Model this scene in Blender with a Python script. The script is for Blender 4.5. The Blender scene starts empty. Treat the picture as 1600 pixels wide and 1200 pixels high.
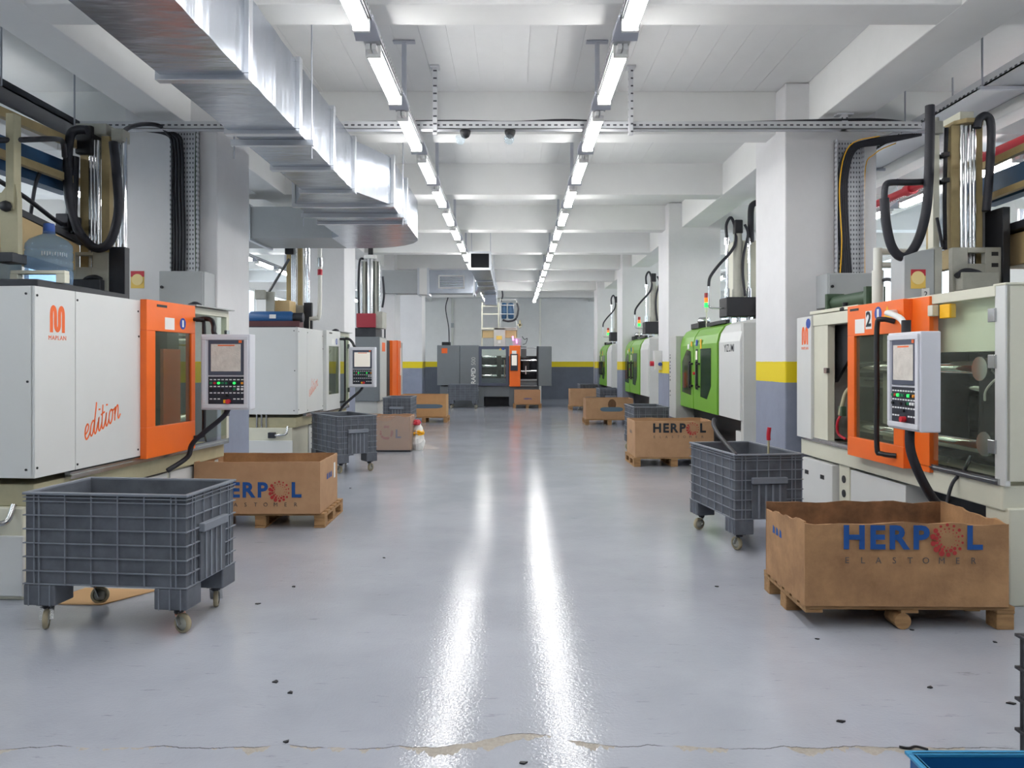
import bpy, math, random
from mathutils import Vector, Matrix

random.seed(7)
SC = bpy.context.scene
COL = SC.collection

# ------------------------------------------------------------------ camera
F, CX, CY, H = 1200.0, 802.0, 565.0, 1.55
cam_d = bpy.data.cameras.new('camera')
cam_d.sensor_width = 36.0
cam_d.lens = F / 1600.0 * 36.0
cam_d.shift_x = -(CX - 800) / 1600.0
cam_d.shift_y = -(600 - CY) / 1600.0
cam_d.clip_start = 0.05
cam_d.clip_end = 200
cam = bpy.data.objects.new('camera', cam_d)
cam.location = (0, 0, H)
cam.rotation_euler = (math.radians(90), 0, 0)
COL.objects.link(cam)
SC.camera = cam

# ------------------------------------------------------------------ world, exposure
w = bpy.data.worlds.new('sky')
w.use_nodes = True
SC.world = w
w.node_tree.nodes['Background'].inputs[0].default_value = (0.92, 0.96, 1.0, 1)
w.node_tree.nodes['Background'].inputs[1].default_value = 4.0
LAMP = 34.0
SC.view_settings.view_transform = 'Standard'
SC.view_settings.look = 'None'
SC.view_settings.exposure = 0.1
SC.view_settings.gamma = 1.0
SC.view_settings.use_curve_mapping = False
SC.cycles.use_denoising = True
SC.cycles.use_light_tree = False
SC.cycles.max_bounces = 5
SC.cycles.diffuse_bounces = 4
SC.cycles.glossy_bounces = 3
SC.cycles.transparent_max_bounces = 8
SC.cycles.use_adaptive_sampling = True
SC.cycles.adaptive_threshold = 0.05
SC.cycles.adaptive_min_samples = 12
SC.cycles.sample_clamp_indirect = 8.0


def X(px, Y):
    return (px - CX) * Y / F


def Z(py, Y):
    return H + (CY - py) * Y / F


def P(px, py, Y):
    return (X(px, Y), Y, Z(py, Y))


# ------------------------------------------------------------------ mesh builder
def catmull(pts, res):
    pts = [Vector(p) for p in pts]
    out = []
    n = len(pts)
    for i in range(n - 1):
        p0, p1, p2, p3 = pts[max(i - 1, 0)], pts[i], pts[i + 1], pts[min(i + 2, n - 1)]
        for k in range(res):
            t = k / res
            out.append(0.5 * ((2 * p1) + (p2 - p0) * t + (2 * p0 - 5 * p1 + 4 * p2 - p3) * t * t
                              + (3 * p1 - p0 - 3 * p2 + p3) * t ** 3))
    out.append(pts[-1])
    return out


class MB:
    def __init__(self):
        self.v, self.f, self.s = [], [], []

    def add(self, vs, fs, smooth=False):
        o = len(self.v)
        self.v += [tuple(p) for p in vs]
        self.f += [tuple(i + o for i in f) for f in fs]
        self.s += [smooth] * len(fs)
        return self

    def box(self, x0, x1, y0, y1, z0, z1):
        x0, x1 = min(x0, x1), max(x0, x1)
        y0, y1 = min(y0, y1), max(y0, y1)
        z0, z1 = min(z0, z1), max(z0, z1)
        vs = [(x0, y0, z0), (x1, y0, z0), (x1, y1, z0), (x0, y1, z0),
              (x0, y0, z1), (x1, y0, z1), (x1, y1, z1), (x0, y1, z1)]
        return self.add(vs, [(0, 3, 2, 1), (4, 5, 6, 7), (0, 1, 5, 4), (1, 2, 6, 5), (2, 3, 7, 6), (3, 0, 4, 7)])

    def bar(self, p0, p1, w, h=None, up=(0, 0, 1)):
        """box beam from p0 to p1, w wide, h high"""
        h = w if h is None else h
        p0, p1 = Vector(p0), Vector(p1)
        d = (p1 - p0).normalized()
        u = Vector(up)
        if abs(d.dot(u)) > 0.98:
            u = Vector((0, 1, 0))
        a = d.cross(u).normalized() * w / 2
        b = a.cross(d).normalized() * h / 2
        vs = [p0 - a - b, p0 + a - b, p0 + a + b, p0 - a + b, p1 - a - b, p1 + a - b, p1 + a + b, p1 - a + b]
        return self.add(vs, [(0, 1, 2, 3), (7, 6, 5, 4), (4, 5, 1, 0), (5, 6, 2, 1), (6, 7, 3, 2), (7, 4, 0, 3)])

    def cyl(self, p0, p1, r, n=14, r2=None):
        p0, p1 = Vector(p0), Vector(p1)
        r2 = r if r2 is None else r2
        d = (p1 - p0).normalized()
        u = Vector((0, 0, 1)) if abs(d.z) < 0.9 else Vector((1, 0, 0))
        a = d.cross(u).normalized()
        b = d.cross(a).normalized()
        vs, fs = [], []
        for q, rr in ((p0, r), (p1, r2)):
            for i in range(n):
                t = 2 * math.pi * i / n
                vs.append(q + (a * math.cos(t) + b * math.sin(t)) * rr)
        for i in range(n):
            j = (i + 1) % n
            fs.append((i, j, n + j, n + i))
        self.add(vs, fs, True)
        self.add(vs[:n], [tuple(range(n))])
        self.add(vs[n:], [tuple(range(n - 1, -1, -1))])
        return self

    def tube(self, pts, r, n=8, res=6):
        ps = catmull(pts, res) if res > 1 else [Vector(p) for p in pts]
        vs, fs = [], []
        prev = None
        m = len(ps)
        for i, p in enumerate(ps):
            d = (ps[min(i + 1, m - 1)] - ps[max(i - 1, 0)]).normalized()
            if prev is None:
                u = Vector((0, 0, 1)) if abs(d.z) < 0.9 else Vector((1, 0, 0))
                a = d.cross(u).normalized()
            else:
                a = (prev - d * prev.dot(d)).normalized()
            prev = a
            b = d.cross(a)
            for k in range(n):
                t = 2 * math.pi * k / n
                vs.append(p + (a * math.cos(t) + b * math.sin(t)) * r)
        for i in range(m - 1):
            for k in range(n):
                j = (k + 1) % n
                fs.append((i * n + k, i * n + j, (i + 1) * n + j, (i + 1) * n + k))
        self.add(vs, fs, True)
        self.add(vs[:n], [tuple(range(n - 1, -1, -1))])
        self.add(vs[-n:], [tuple(range(n))])
        return self

    def prism(self, poly, plane, a0, a1):
        """poly: 2-D outline; plane 'xz' extrudes along y, 'yz' along x, 'xy' along z"""
        def m(p, a):
            return {'xz': (p[0], a, p[1]), 'yz': (a, p[0], p[1]), 'xy': (p[0], p[1], a)}[plane]
        n = len(poly)
        vs = [m(p, a0) for p in poly] + [m(p, a1) for p in poly]
        fs = [tuple(range(n)), tuple(range(2 * n - 1, n - 1, -1))]
        for i in range(n):
            j = (i + 1) % n
            fs.append((i, n + i, n + j, j))
        return self.add(vs, fs)

    def lathe(self, prof, c=(0, 0, 0), n=20, axis='z'):
        vs, fs = [], []
        for r, z in prof:
            for i in range(n):
                t = 2 * math.pi * i / n
                a, b = r * math.cos(t), r * math.sin(t)
                q = {'z': (a, b, z), 'y': (a, z, b), 'x': (z, a, b)}[axis]
                vs.append((c[0] + q[0], c[1] + q[1], c[2] + q[2]))
        for k in range(len(prof) - 1):
            for i in range(n):
                j = (i + 1) % n
                fs.append((k * n + i, k * n + j, (k + 1) * n + j, (k + 1) * n + i))
        return self.add(vs, fs, True)

    def frame(self, x0, x1, y0, y1, z0, z1, t, axis):
        """rectangular frame of bar width t lying in the plane normal to axis"""
        if axis == 'x':
            self.box(x0, x1, y0, y1, z0, z0 + t).box(x0, x1, y0, y1, z1 - t, z1)
            self.box(x0, x1, y0, y0 + t, z0 + t, z1 - t).box(x0, x1, y1 - t, y1, z0 + t, z1 - t)
        elif axis == 'y':
            self.box(x0, x1, y0, y1, z0, z0 + t).box(x0, x1, y0, y1, z1 - t, z1)
            self.box(x0, x0 + t, y0, y1, z0 + t, z1 - t).box(x1 - t, x1, y0, y1, z0 + t, z1 - t)
        else:
            self.box(x0, x1, y0, y0 + t, z0, z1).box(x0, x1, y1 - t, y1, z0, z1)
            self.box(x0, x0 + t, y0 + t, y1 - t, z0, z1).box(x1 - t, x1, y0 + t, y1 - t, z0, z1)
        return self

    def xf(self, M):
        self.v = [tuple(M @ Vector(p)) for p in self.v]
        return self

    def mesh(self, name):
        me = bpy.data.meshes.new(name)
        me.from_pydata(self.v, [], self.f)
        me.polygons.foreach_set('use_smooth', self.s)
        me.validate()
        return me


def put(name, data, mat, parent=None, loc=None, bevel=0):
    o = bpy.data.objects.new(name, data)
    COL.objects.link(o)
    if mat is not None and len(data.materials) == 0:
        data.materials.append(mat)
    if parent is not None:
        o.parent = parent
    if loc is not None:
        o.location = loc
    if bevel:
        b = o.modifiers.new('edge', 'BEVEL')
        b.width = bevel
        b.segments = 2
        b.limit_method = 'ANGLE'
        b.angle_limit = math.radians(40)
    return o


def part(name, mb, mat, parent=None, bevel=0, label=None, world=False):
    """a mesh part in its parent's local frame; world=True gives world coordinates"""
    if world and parent is not None:
        mb.xf(root_matrix(parent).inverted())
    o = put(name, mb.mesh(name), mat, parent, None, bevel)
    if label:
        o['label'] = label
    return o


def root_matrix(o):
    M = Matrix.Translation(o.location) @ o.rotation_euler.to_matrix().to_4x4()
    if o.parent:
        return root_matrix(o.parent) @ M
    return M


def tag(o, label, cat, group=None, kind=None):
    if label:
        o['label'] = label
    if cat:
        o['category'] = cat
    if group:
        o['group'] = group
    if kind:
        o['kind'] = kind
    return o


def thing(name, label, cat, loc=(0, 0, 0), rz=0.0, group=None):
    o = bpy.data.objects.new(name, None)
    o.empty_display_size = 0.1
    COL.objects.link(o)
    o.location = loc
    o.rotation_euler = (0, 0, rz)
    return tag(o, label, cat, group)


def single(name, mb, mat, label, cat, group=None, bevel=0):
    return tag(part(name, mb, mat, None, bevel), label, cat, group)


def struct(name, mb, mat, parent=None, bevel=0):
    o = part(name, mb, mat, parent, bevel)
    if parent is None:
        o['kind'] = 'structure'
    return o


def copy_tree(o, parent=None):
    c = o.copy()
    COL.objects.link(c)
    c.parent = parent
    for ch in list(o.children):
        copy_tree(ch, c)
    return c


_font = {}


def text_data(s, size, bold=0.0, spacing=1.0, depth=0.0006, align='CENTER', shear=0.0):
    key = (s, size, bold, spacing, align, shear)
    if key in _font:
        return _font[key]
    cu = bpy.data.curves.new('lettering', 'FONT')
    cu.body = s
    cu.size = size
    cu.offset = bold * size
    cu.space_character = spacing
    cu.extrude = depth
    cu.align_x = align
    cu.align_y = 'CENTER'
    cu.shear = shear
    cu.resolution_u = 3
    o = bpy.data.objects.new('lettering_curve', cu)
    COL.objects.link(o)
    bpy.context.view_layer.update()
    me = bpy.data.meshes.new_from_object(o.evaluated_get(bpy.context.evaluated_depsgraph_get()))
    bpy.data.objects.remove(o)
    _font[key] = me
    return me


def basis(origin, right, up):
    r, u = Vector(right).normalized(), Vector(up).normalized()
    n = r.cross(u)
    M = Matrix((r, u, n)).transposed().to_4x4()
    M.translation = Vector(origin)
    return M


def lettering(s, size, mat, parent, origin, right, up, bold=0.0, spacing=1.0, name='lettering', shear=0.0, stretch=1.0):
    me = text_data(s, size, bold, spacing, shear=shear).copy()
    me.materials.clear()
    me.materials.append(mat)
    o = bpy.data.objects.new(name, me)
    COL.objects.link(o)
    o.parent = parent
    o.matrix_basis = basis(origin, right, up) @ Matrix.Diagonal((stretch, 1, 1, 1))
    return o


def ribbon(mb, pts, wid, M, res=5, z=0.0008):
    """flat print stroke of a 2-D path, placed by matrix M (x right, y up, z out)"""
    ps = catmull([(p[0], p[1], 0) for p in pts], res) if res > 1 else [Vector((p[0], p[1], 0)) for p in pts]
    vs, fs = [], []
    m = len(ps)
    for i, p in enumerate(ps):
        d = (ps[min(i + 1, m - 1)] - ps[max(i - 1, 0)])
        if d.length < 1e-9:
            d = Vector((1, 0, 0))
        d.normalize()
        nrm = Vector((-d.y, d.x, 0)) * wid / 2
        for q in (p + nrm, p - nrm):
            vs.append(M @ Vector((q.x, q.y, z)))
    for i in range(m - 1):
        fs.append((2 * i, 2 * i + 1, 2 * i + 3, 2 * i + 2))
    mb.add(vs, fs)
    return mb


# ------------------------------------------------------------------ materials
def lin(c):
    return tuple(((x / 255) / 12.92 if x / 255 <= 0.04045 else ((x / 255 + 0.055) / 1.055) ** 2.4) for x in c) + (1.0,)


_mats = {}


def mat(name, col, rough=0.5, metal=0.0, var=0.0, scale=6.0, bump=0.0, bscale=60.0, col2=None, spec=0.5, aniso=None, baniso=None):
    if name in _mats:
        return _mats[name]
    m = bpy.data.materials.new(name)
    m.use_nodes = True
    nt = m.node_tree
    bs = nt.nodes['Principled BSDF']
    c = lin(col)
    bs.inputs['Base Color'].default_value = c
    bs.inputs['Roughness'].default_value = rough
    bs.inputs['Metallic'].default_value = metal
    bs.inputs['Specular IOR Level'].default_value = spec
    if var or col2:
        tc = nt.nodes.new('ShaderNodeTexCoord')
        mp = nt.nodes.new('ShaderNodeMapping')
        if aniso:
            mp.inputs['Scale'].default_value = aniso
        nt.links.new(tc.outputs['Object'], mp.inputs['Vector'])
        nz = nt.nodes.new('ShaderNodeTexNoise')
        nz.inputs['Scale'].default_value = scale
        nz.inputs['Detail'].default_value = 6
        nz.inputs['Roughness'].default_value = 0.65
        nt.links.new(mp.outputs['Vector'], nz.inputs['Vector'])
        rp = nt.nodes.new('ShaderNodeValToRGB')
        rp.color_ramp.elements[0].position = 0.32
        rp.color_ramp.elements[1].position = 0.68
        a = lin(col2) if col2 else tuple(x * (1 - var) for x in c[:3]) + (1,)
        b = c if col2 else tuple(min(1, x * (1 + var)) for x in c[:3]) + (1,)
        rp.color_ramp.elements[0].color = a
        rp.color_ramp.elements[1].color = b
        nt.links.new(nz.outputs['Fac'], rp.inputs['Fac'])
        nt.links.new(rp.outputs['Color'], bs.inputs['Base Color'])
    if bump:
        tc2 = nt.nodes.new('ShaderNodeTexCoord')
        n2 = nt.nodes.new('ShaderNodeTexNoise')
        n2.inputs['Scale'].default_value = bscale
        n2.inputs['Detail'].default_value = 3
        bp = nt.nodes.new('ShaderNodeBump')
        bp.inputs['Strength'].default_value = bump
        bp.inputs['Distance'].default_value = 0.01
        if baniso:
            mp2 = nt.nodes.new('ShaderNodeMapping')
            mp2.inputs['Scale'].default_value = baniso
            nt.links.new(tc2.outputs['Object'], mp2.inputs['Vector'])
            nt.links.new(mp2.outputs['Vector'], n2.inputs['Vector'])
            bp.inputs['Distance'].default_value = 0.03
        else:
            nt.links.new(tc2.outputs['Object'], n2.inputs['Vector'])
        nt.links.new(n2.outputs['Fac'], bp.inputs['Height'])
        nt.links.new(bp.outputs['Normal'], bs.inputs['Normal'])
    _mats[name] = m
    return m


def emit(name, col, strength):
    if name in _mats:
        return _mats[name]
    m = bpy.data.materials.new(name)
    m.use_nodes = True
    bs = m.node_tree.nodes['Principled BSDF']
    bs.inputs['Base Color'].default_value = lin(col)
    bs.inputs['Emission Color'].default_value = lin(col)
    bs.inputs['Emission Strength'].default_value = strength
    m.cycles.emission_sampling = 'AUTO' if strength > 10 else 'NONE'
    _mats[name] = m
    return m


def clear(name, col, alpha, rough=0.08):
    """thin tinted sheet: part see-through, part glossy"""
    if name in _mats:
        return _mats[name]
    m = bpy.data.materials.new(name)
    m.use_nodes = True
    nt = m.node_tree
    bs = nt.nodes['Principled BSDF']
    bs.inputs['Base Color'].default_value = lin(col)
    bs.inputs['Roughness'].default_value = rough
    tr = nt.nodes.new('ShaderNodeBsdfTransparent')
    t = lin(col)
    k = max(t[:3])
    tr.inputs['Color'].default_value = tuple(0.35 + 0.65 * x / k for x in t[:3]) + (1,)
    mx = nt.nodes.new('ShaderNodeMixShader')
    mx.inputs[0].default_value = alpha
    nt.links.new(tr.outputs[0], mx.inputs[1])
    nt.links.new(bs.outputs[0], mx.inputs[2])
    nt.links.new(mx.outputs[0], nt.nodes['Material Output'].inputs['Surface'])
    _mats[name] = m
    return m


class NT:
    """small helper to write shader maths"""
    def __init__(self, m):
        self.nt = m.node_tree

    def n(self, kind, **kw):
        nd = self.nt.nodes.new(kind)
        for k, v in kw.items():
            setattr(nd, k, v)
        return nd

    def link(self, a, b):
        self.nt.links.new(a, b)

    def m(self, op, a, b=None, c=None, clamp=False):
        nd = self.n('ShaderNodeMath', operation=op)
        nd.use_clamp = clamp
        for i, x in enumerate((a, b, c)):
            if x is None:
                continue
            if isinstance(x, (int, float)):
                nd.inputs[i].default_value = x
            else:
                self.link(x, nd.inputs[i])
        return nd.outputs[0]

    def noise(self, vec, scale, detail=4, rough=0.6):
        nd = self.n('ShaderNodeTexNoise')
        nd.inputs['Scale'].default_value = scale
        nd.inputs['Detail'].default_value = detail
        nd.inputs['Roughness'].default_value = rough
        self.link(vec, nd.inputs['Vector'])
        return nd.outputs['Fac']

    def vmul(self, vec, s):
        nd = self.n('ShaderNodeVectorMath', operation='MULTIPLY')
        self.link(vec, nd.inputs[0])
        nd.inputs[1].default_value = s
        return nd.outputs[0]

    def mix(self, fac, a, b):
        nd = self.n('ShaderNodeMix', data_type='RGBA')
        self.link(fac, nd.inputs[0])
        for i, x in ((6, a), (7, b)):
            if isinstance(x, tuple):
                nd.inputs[i].default_value = x
            else:
                self.link(x, nd.inputs[i])
        return nd.outputs[2]

    def smooth(self, x, lo, hi):
        nd = self.n('ShaderNodeMapRange', interpolation_type='SMOOTHSTEP')
        self.link(x, nd.inputs[0])
        nd.inputs[1].default_value = lo
        nd.inputs[2].default_value = hi
        return nd.outputs[0]


def floor_material():
    m = bpy.data.materials.new('grey_epoxy_floor')
    m.use_nodes = True
    q = NT(m)
    bs = m.node_tree.nodes['Principled BSDF']
    pos = q.n('ShaderNodeNewGeometry').outputs['Position']
    sep = q.n('ShaderNodeSeparateXYZ')
    q.link(pos, sep.inputs[0])
    x, y = sep.outputs[0], sep.outputs[1]
    base = q.mix(q.smooth(q.noise(pos, 0.9, 6), 0.3, 0.7), lin((163, 167, 177)), lin((176, 180, 190)))
    # scuffs: dark short marks running across
    sc = q.noise(q.vmul(pos, (1.2, 7.0, 1.0)), 3.2, 8, 0.75)
    base = q.mix(q.m('MULTIPLY', q.smooth(sc, 0.60, 0.68), 0.5), base, lin((104, 106, 114)))
    sp = q.noise(pos, 38, 2)
    base = q.mix(q.m('MULTIPLY', q.smooth(sp, 0.76, 0.80), 0.45), base, lin((80, 80, 86)))
    # the crack across the floor near the camera and its chipped patches
    wob = q.m('MULTIPLY', q.m('SUBTRACT', q.noise(q.vmul(pos, (1, 0.0, 0)), 2.6, 6), 0.5), 0.16)
    hump = q.m('MULTIPLY', q.m('EXPONENT', q.m('MULTIPLY', q.m('POWER', q.m('DIVIDE', q.m('SUBTRACT', x, 0.06), 0.22), 2.0), -1.0)), 0.12)
    line = q.m('ADD', q.m('ADD', wob, hump), 3.085)
    d = q.m('SUBTRACT', line, y)
    ad = q.m('ABSOLUTE', d)
    pres = q.smooth(q.noise(q.vmul(pos, (1, 0.3, 0)), 3.4, 3), 0.42, 0.52)
    wid = q.m('MULTIPLY', q.m('MAXIMUM', q.m('SUBTRACT', q.noise(q.vmul(pos, (1, 0.2, 0)), 4.1, 5), 0.47), 0.0), 0.48)
    big = q.m('MULTIPLY', q.m('EXPONENT', q.m('MULTIPLY', q.m('POWER', q.m('DIVIDE', q.m('ADD', x, 0.06), 0.10), 2.0), -1.0)), 0.07)
    wid = q.m('MULTIPLY', q.m('ADD', wid, big), q.m('ADD', 0.55, q.noise(pos, 14, 4)))
    chip = q.m('MULTIPLY', q.m('LESS_THAN', d, wid), q.m('GREATER_THAN', d, 0.0))
    conc = q.mix(q.noise(pos, 60, 4), lin((138, 130, 120)), lin((184, 178, 168)))
    base = q.mix(chip, base, conc)
    crack = q.m('MULTIPLY', q.m('LESS_THAN', ad, 0.0035), pres)
    base = q.mix(q.m('MULTIPLY', crack, 0.75), base, lin((70, 66, 62)))
    q.link(base, bs.inputs['Base Color'])
    rg = q.m('ADD', q.m('MULTIPLY', q.noise(pos, 1.7, 5), 0.08), 0.055)
    rg = q.m('ADD', rg, q.m('MULTIPLY', chip, 0.5))
    q.link(rg, bs.inputs['Roughness'])
    bs.inputs['Specular IOR Level'].default_value = 0.5
    # rolled epoxy: orange peel plus trowel ripples and the step at the crack
    bp = q.n('ShaderNodeBump')
    bp.inputs['Strength'].default_value = 0.62
    bp.inputs['Distance'].default_value = 0.004
    hgt = q.m('ADD', q.m('MULTIPLY', q.noise(pos, 62, 2), 0.42), q.m('MULTIPLY', q.noise(q.vmul(pos, (1.0, 1.4, 1)), 16, 4), 0.25))
    hgt = q.m('SUBTRACT', hgt, q.m('MULTIPLY', chip, 1.5))
    q.link(hgt, bp.inputs['Height'])
    q.link(bp.outputs[0], bs.inputs['Normal'])
    return m


def painted_material(name, white, lower, ztop=1.55, zlow=1.33):
    """white paint above, a yellow band and a grey dado below, by height on the wall"""
    m = bpy.data.materials.new(name)
    m.use_nodes = True
    q = NT(m)
    bs = m.node_tree.nodes['Principled BSDF']
    pos = q.n('ShaderNodeNewGeometry').outputs['Position']
    sep = q.n('ShaderNodeSeparateXYZ')
    q.link(pos, sep.inputs[0])
    z = q.m('ADD', sep.outputs[2], q.m('MULTIPLY', q.m('SUBTRACT', q.noise(pos, 7, 3), 0.5), 0.012))
    n = q.smooth(q.noise(pos, 1.4, 7, 0.7), 0.3, 0.75)
    wcol = q.mix(n, tuple(a * 0.93 for a in lin(white)[:3]) + (1,), lin(white))
    gcol = q.mix(n, tuple(a * 0.82 for a in lin(lower)[:3]) + (1,), lin(lower))
    c = q.mix(q.m('LESS_THAN', z, ztop), wcol, lin((226, 203, 12)))
    c = q.mix(q.m('LESS_THAN', z, zlow), c, gcol)
    q.link(c, bs.inputs['Base Color'])
    bs.inputs['Roughness'].default_value = 0.55
    bp = q.n('ShaderNodeBump')
    bp.inputs['Strength'].default_value = 0.15
    bp.inputs['Distance'].default_value = 0.01
    q.link(q.noise(pos, 24, 4), bp.inputs['Height'])
    q.link(bp.outputs[0], bs.inputs['Normal'])
    return m


def perforated(name, col, sx, sy, fu_, fv_, dark, rough=0.45):
    """galvanised sheet with rows of punched slots, in object coordinates"""
    m = bpy.data.materials.new(name)
    m.use_nodes = True
    q = NT(m)
    bs = m.node_tree.nodes['Principled BSDF']
    tc = q.n('ShaderNodeTexCoord').outputs['Object']
    sep = q.n('ShaderNodeSeparateXYZ')
    q.link(tc, sep.inputs[0])
    u = q.m('ADD', sep.outputs[0], sep.outputs[1])
    v = sep.outputs[2]
    fu = q.m('ABSOLUTE', q.m('SUBTRACT', q.m('FRACT', q.m('MULTIPLY', u, 1.0 / sx)), 0.5))
    fv = q.m('ABSOLUTE', q.m('SUBTRACT', q.m('FRACT', q.m('MULTIPLY', v, 1.0 / sy)), 0.5))
    hole = q.m('MULTIPLY', q.m('LESS_THAN', fu, fu_), q.m('LESS_THAN', fv, fv_))
    c = q.mix(hole, lin(col), lin(dark))
    q.link(c, bs.inputs['Base Color'])
    bs.inputs['Metallic'].default_value = 0.2
    bs.inputs['Roughness'].default_value = rough
    return m


M_FLOOR = floor_material()
M_COLUMN = painted_material('column_paint', (224, 224, 226), (138, 145, 164))
M_FARWALL = painted_material('end_wall_paint', (246, 246, 244), (98, 104, 116))
M_WHITE = mat('ceiling_white', (226, 227, 226), 0.7, var=0.03, scale=1.5, bump=0.1, bscale=14)
M_BOARD = mat('slab_white', (222, 223, 223), 0.75, var=0.025, scale=2.5, bump=0.1, bscale=20)
M_SIDEWALL = mat('side_wall_white', (220, 222, 222), 0.7, var=0.03, scale=1.0)
M_LAMP = emit('lamp_diffuser', (255, 253, 250), LAMP)
M_SILVER = mat('grey_housing', (176, 180, 190), 0.4, 0.3)
M_TRAY = perforated('punched_tray', (196, 198, 202), 0.065, 0.075, 0.27, 0.11, (70, 72, 78))
M_TRAYV = perforated('punched_tray_fine', (200, 203, 208), 0.03, 0.05, 0.22, 0.22, (96, 98, 106))
M_GALV = mat('galvanised_duct', (184, 190, 200), 0.25, 0.9, var=0.10, scale=3, aniso=(1, 3, 0.3), bump=0.35, bscale=2.2, baniso=(1.0, 3.0, 0.35))
M_GALVF = mat('duct_flange', (214, 218, 224), 0.3, 0.85)
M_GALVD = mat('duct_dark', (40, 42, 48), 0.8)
M_GREYP = mat('grey_powder_coat', (168, 172, 174), 0.45, var=0.03)
M_MWHITE = mat('machine_white', (214, 216, 215), 0.35, var=0.02, scale=2)
M_MBEIGE = mat('machine_beige', (214, 213, 196), 0.42, var=0.04, scale=3)
M_BEIGED = mat('machine_olive_beige', (176, 170, 140), 0.5, var=0.10, scale=4)
M_ORANGE = mat('orange_paint', (244, 112, 36), 0.35, var=0.02)
M_ORLOGO = mat('orange_print', (236, 104, 40), 0.5)
M_GREEN = mat('green_paint', (114, 170, 54), 0.35, var=0.02)
M_DGREY = mat('machine_grey', (114, 119, 124), 0.42, var=0.03)
M_MGREY = mat('machine_light_grey', (190, 191, 188), 0.42, var=0.03)
M_BLACK = mat('black_plastic', (30, 31, 36), 0.5)
M_HOSE = mat('black_hose', (34, 35, 44), 0.55, bump=0.2, bscale=90)
M_DARK = mat('dark_steel', (52, 54, 60), 0.45, 0.4, var=0.2)
M_STEEL = mat('bare_steel', (196, 198, 200), 0.22, 0.95, var=0.08, scale=5)
M_CHROME = mat('chrome_rod', (226, 228, 232), 0.1, 1.0)
M_PLATE = mat('cast_plate_grey', (168, 168, 158), 0.5, 0.2, var=0.10, scale=6)
M_GOLD = mat('ochre_plate', (166, 148, 106), 0.5, 0.2, var=0.14, scale=5)
M_TAN = mat('tan_cover', (206, 178, 128), 0.5, var=0.06)
M_BLUE = mat('blue_frame', (44, 84, 122), 0.45, var=0.15, scale=4)
M_BLUET = mat('blue_tank', (40, 92, 146), 0.4, var=0.08)
M_OLIVE = mat('green_bracket', (64, 86, 66), 0.5, var=0.1)
M_RED = mat('red_paint', (190, 32, 52), 0.45, var=0.05)
M_YELLOW = mat('yellow_sticker', (232, 196, 96), 0.6)
M_DISC = mat('pale_gold_disc', (236, 214, 150), 0.5)
M_SIGN = mat('sign_yellow', (246, 186, 20), 0.5)
M_SIGNB = mat('sign_blue', (36, 72, 160), 0.5)
M_PAPER = mat('white_paper', (232, 232, 230), 0.7)
M_PANEL = mat('panel_light_grey', (212, 214, 222), 0.4, var=0.015)
M_BEZEL = mat('panel_bezel', (74, 80, 98), 0.4)
M_KEYS = mat('key_field', (36, 40, 54), 0.45)
M_SCREEN = emit('screen_glow', (224, 218, 208), 0.34)
M_FILM = mat('crumpled_film_screen', (214, 208, 200), 0.25, var=0.12, scale=16, bump=0.6, bscale=30)
M_LEDG = emit('green_lamp', (40, 235, 90), 1.6)
M_LEDO = emit('orange_lamp', (255, 120, 30), 1.0)
M_LEDR = mat('red_lens', (150, 26, 30), 0.3)
M_KG = mat('key_green', (30, 130, 86), 0.4)
M_KR = mat('key_red', (206, 40, 52), 0.4)
M_KW = mat('key_white', (226, 228, 232), 0.4)
M_KO = mat('key_amber', (232, 150, 40), 0.4)
M_CART = mat('cart_grey_plastic', (102, 107, 116), 0.5, col2=(78, 83, 91), scale=5)
M_CARTR = mat('cart_rib_highlight', (124, 130, 140), 0.45, var=0.1, scale=6)  # lighter than the tub: rib highlights put into the colour
M_TYRE = mat('caster_tyre', (164, 154, 128), 0.6)
M_TYRED = mat('caster_tyre_dark', (52, 52, 56), 0.6)
M_CARD = mat('cardboard', (188, 150, 114), 0.8, col2=(172, 134, 100), scale=4)
M_CARDD = mat('soiled_cardboard', (186, 144, 102), 0.8, col2=(142, 106, 74), scale=3.0, bump=0.2, bscale=30)
M_CARDS = mat('stained_cardboard_inside', (150, 108, 74), 0.85, col2=(92, 66, 46), scale=4, bump=0.4, bscale=9)
M_CARDE = mat('cardboard_edge', (208, 168, 122), 0.85)
M_WOOD = mat('pallet_wood', (178, 140, 96), 0.75, col2=(136, 102, 68), scale=5, aniso=(1, 6, 6))
M_INKB = mat('blue_print', (22, 78, 148), 0.7)
M_INKR = mat('red_print', (176, 52, 52), 0.7)
M_INKG = mat('grey_print', (92, 86, 84), 0.7)
M_INKD = mat('dark_print', (38, 44, 52), 0.7)
M_WHITEP = mat('white_plastic_pipe', (226, 226, 218), 0.4)
M_BIN = mat('blue_bin', (22, 92, 150), 0.4)
M_BLACKBIN = mat('black_crate_plastic', (40, 40, 46), 0.5)
G_GUARD = clear('clear_guard', (196, 202, 196), 0.055)
G_SMOKE = clear('smoked_window', (96, 100, 90), 0.34)
G_DARK = clear('dark_window', (36, 42, 46), 0.72)
G_PANE = clear('window_glass', (220, 230, 236), 0.15)
G_BOTTLE = clear('bottle_plastic', (150, 178, 204), 0.36, 0.15)
G_WRAP = clear('stretch_film', (214, 206, 200), 0.30, 0.2)
M_CAP = mat('blue_cap', (70, 108, 190), 0.4)

# ------------------------------------------------------------------ the hall
XL, XR = -3.10, 2.85            # aisle faces of the two column rows
YB, YE = -9.0, 31.8
XW = 8.2
ZS, ZB = 4.47, 4.02
struct('floor', MB().box(-XW, XW, YB, YE, -0.12, 0.0), M_FLOOR)
ceil = struct('ceiling', MB().box(-XW, XW, YB, YE, ZS + 0.012, ZS + 0.2), M_BOARD)
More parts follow.
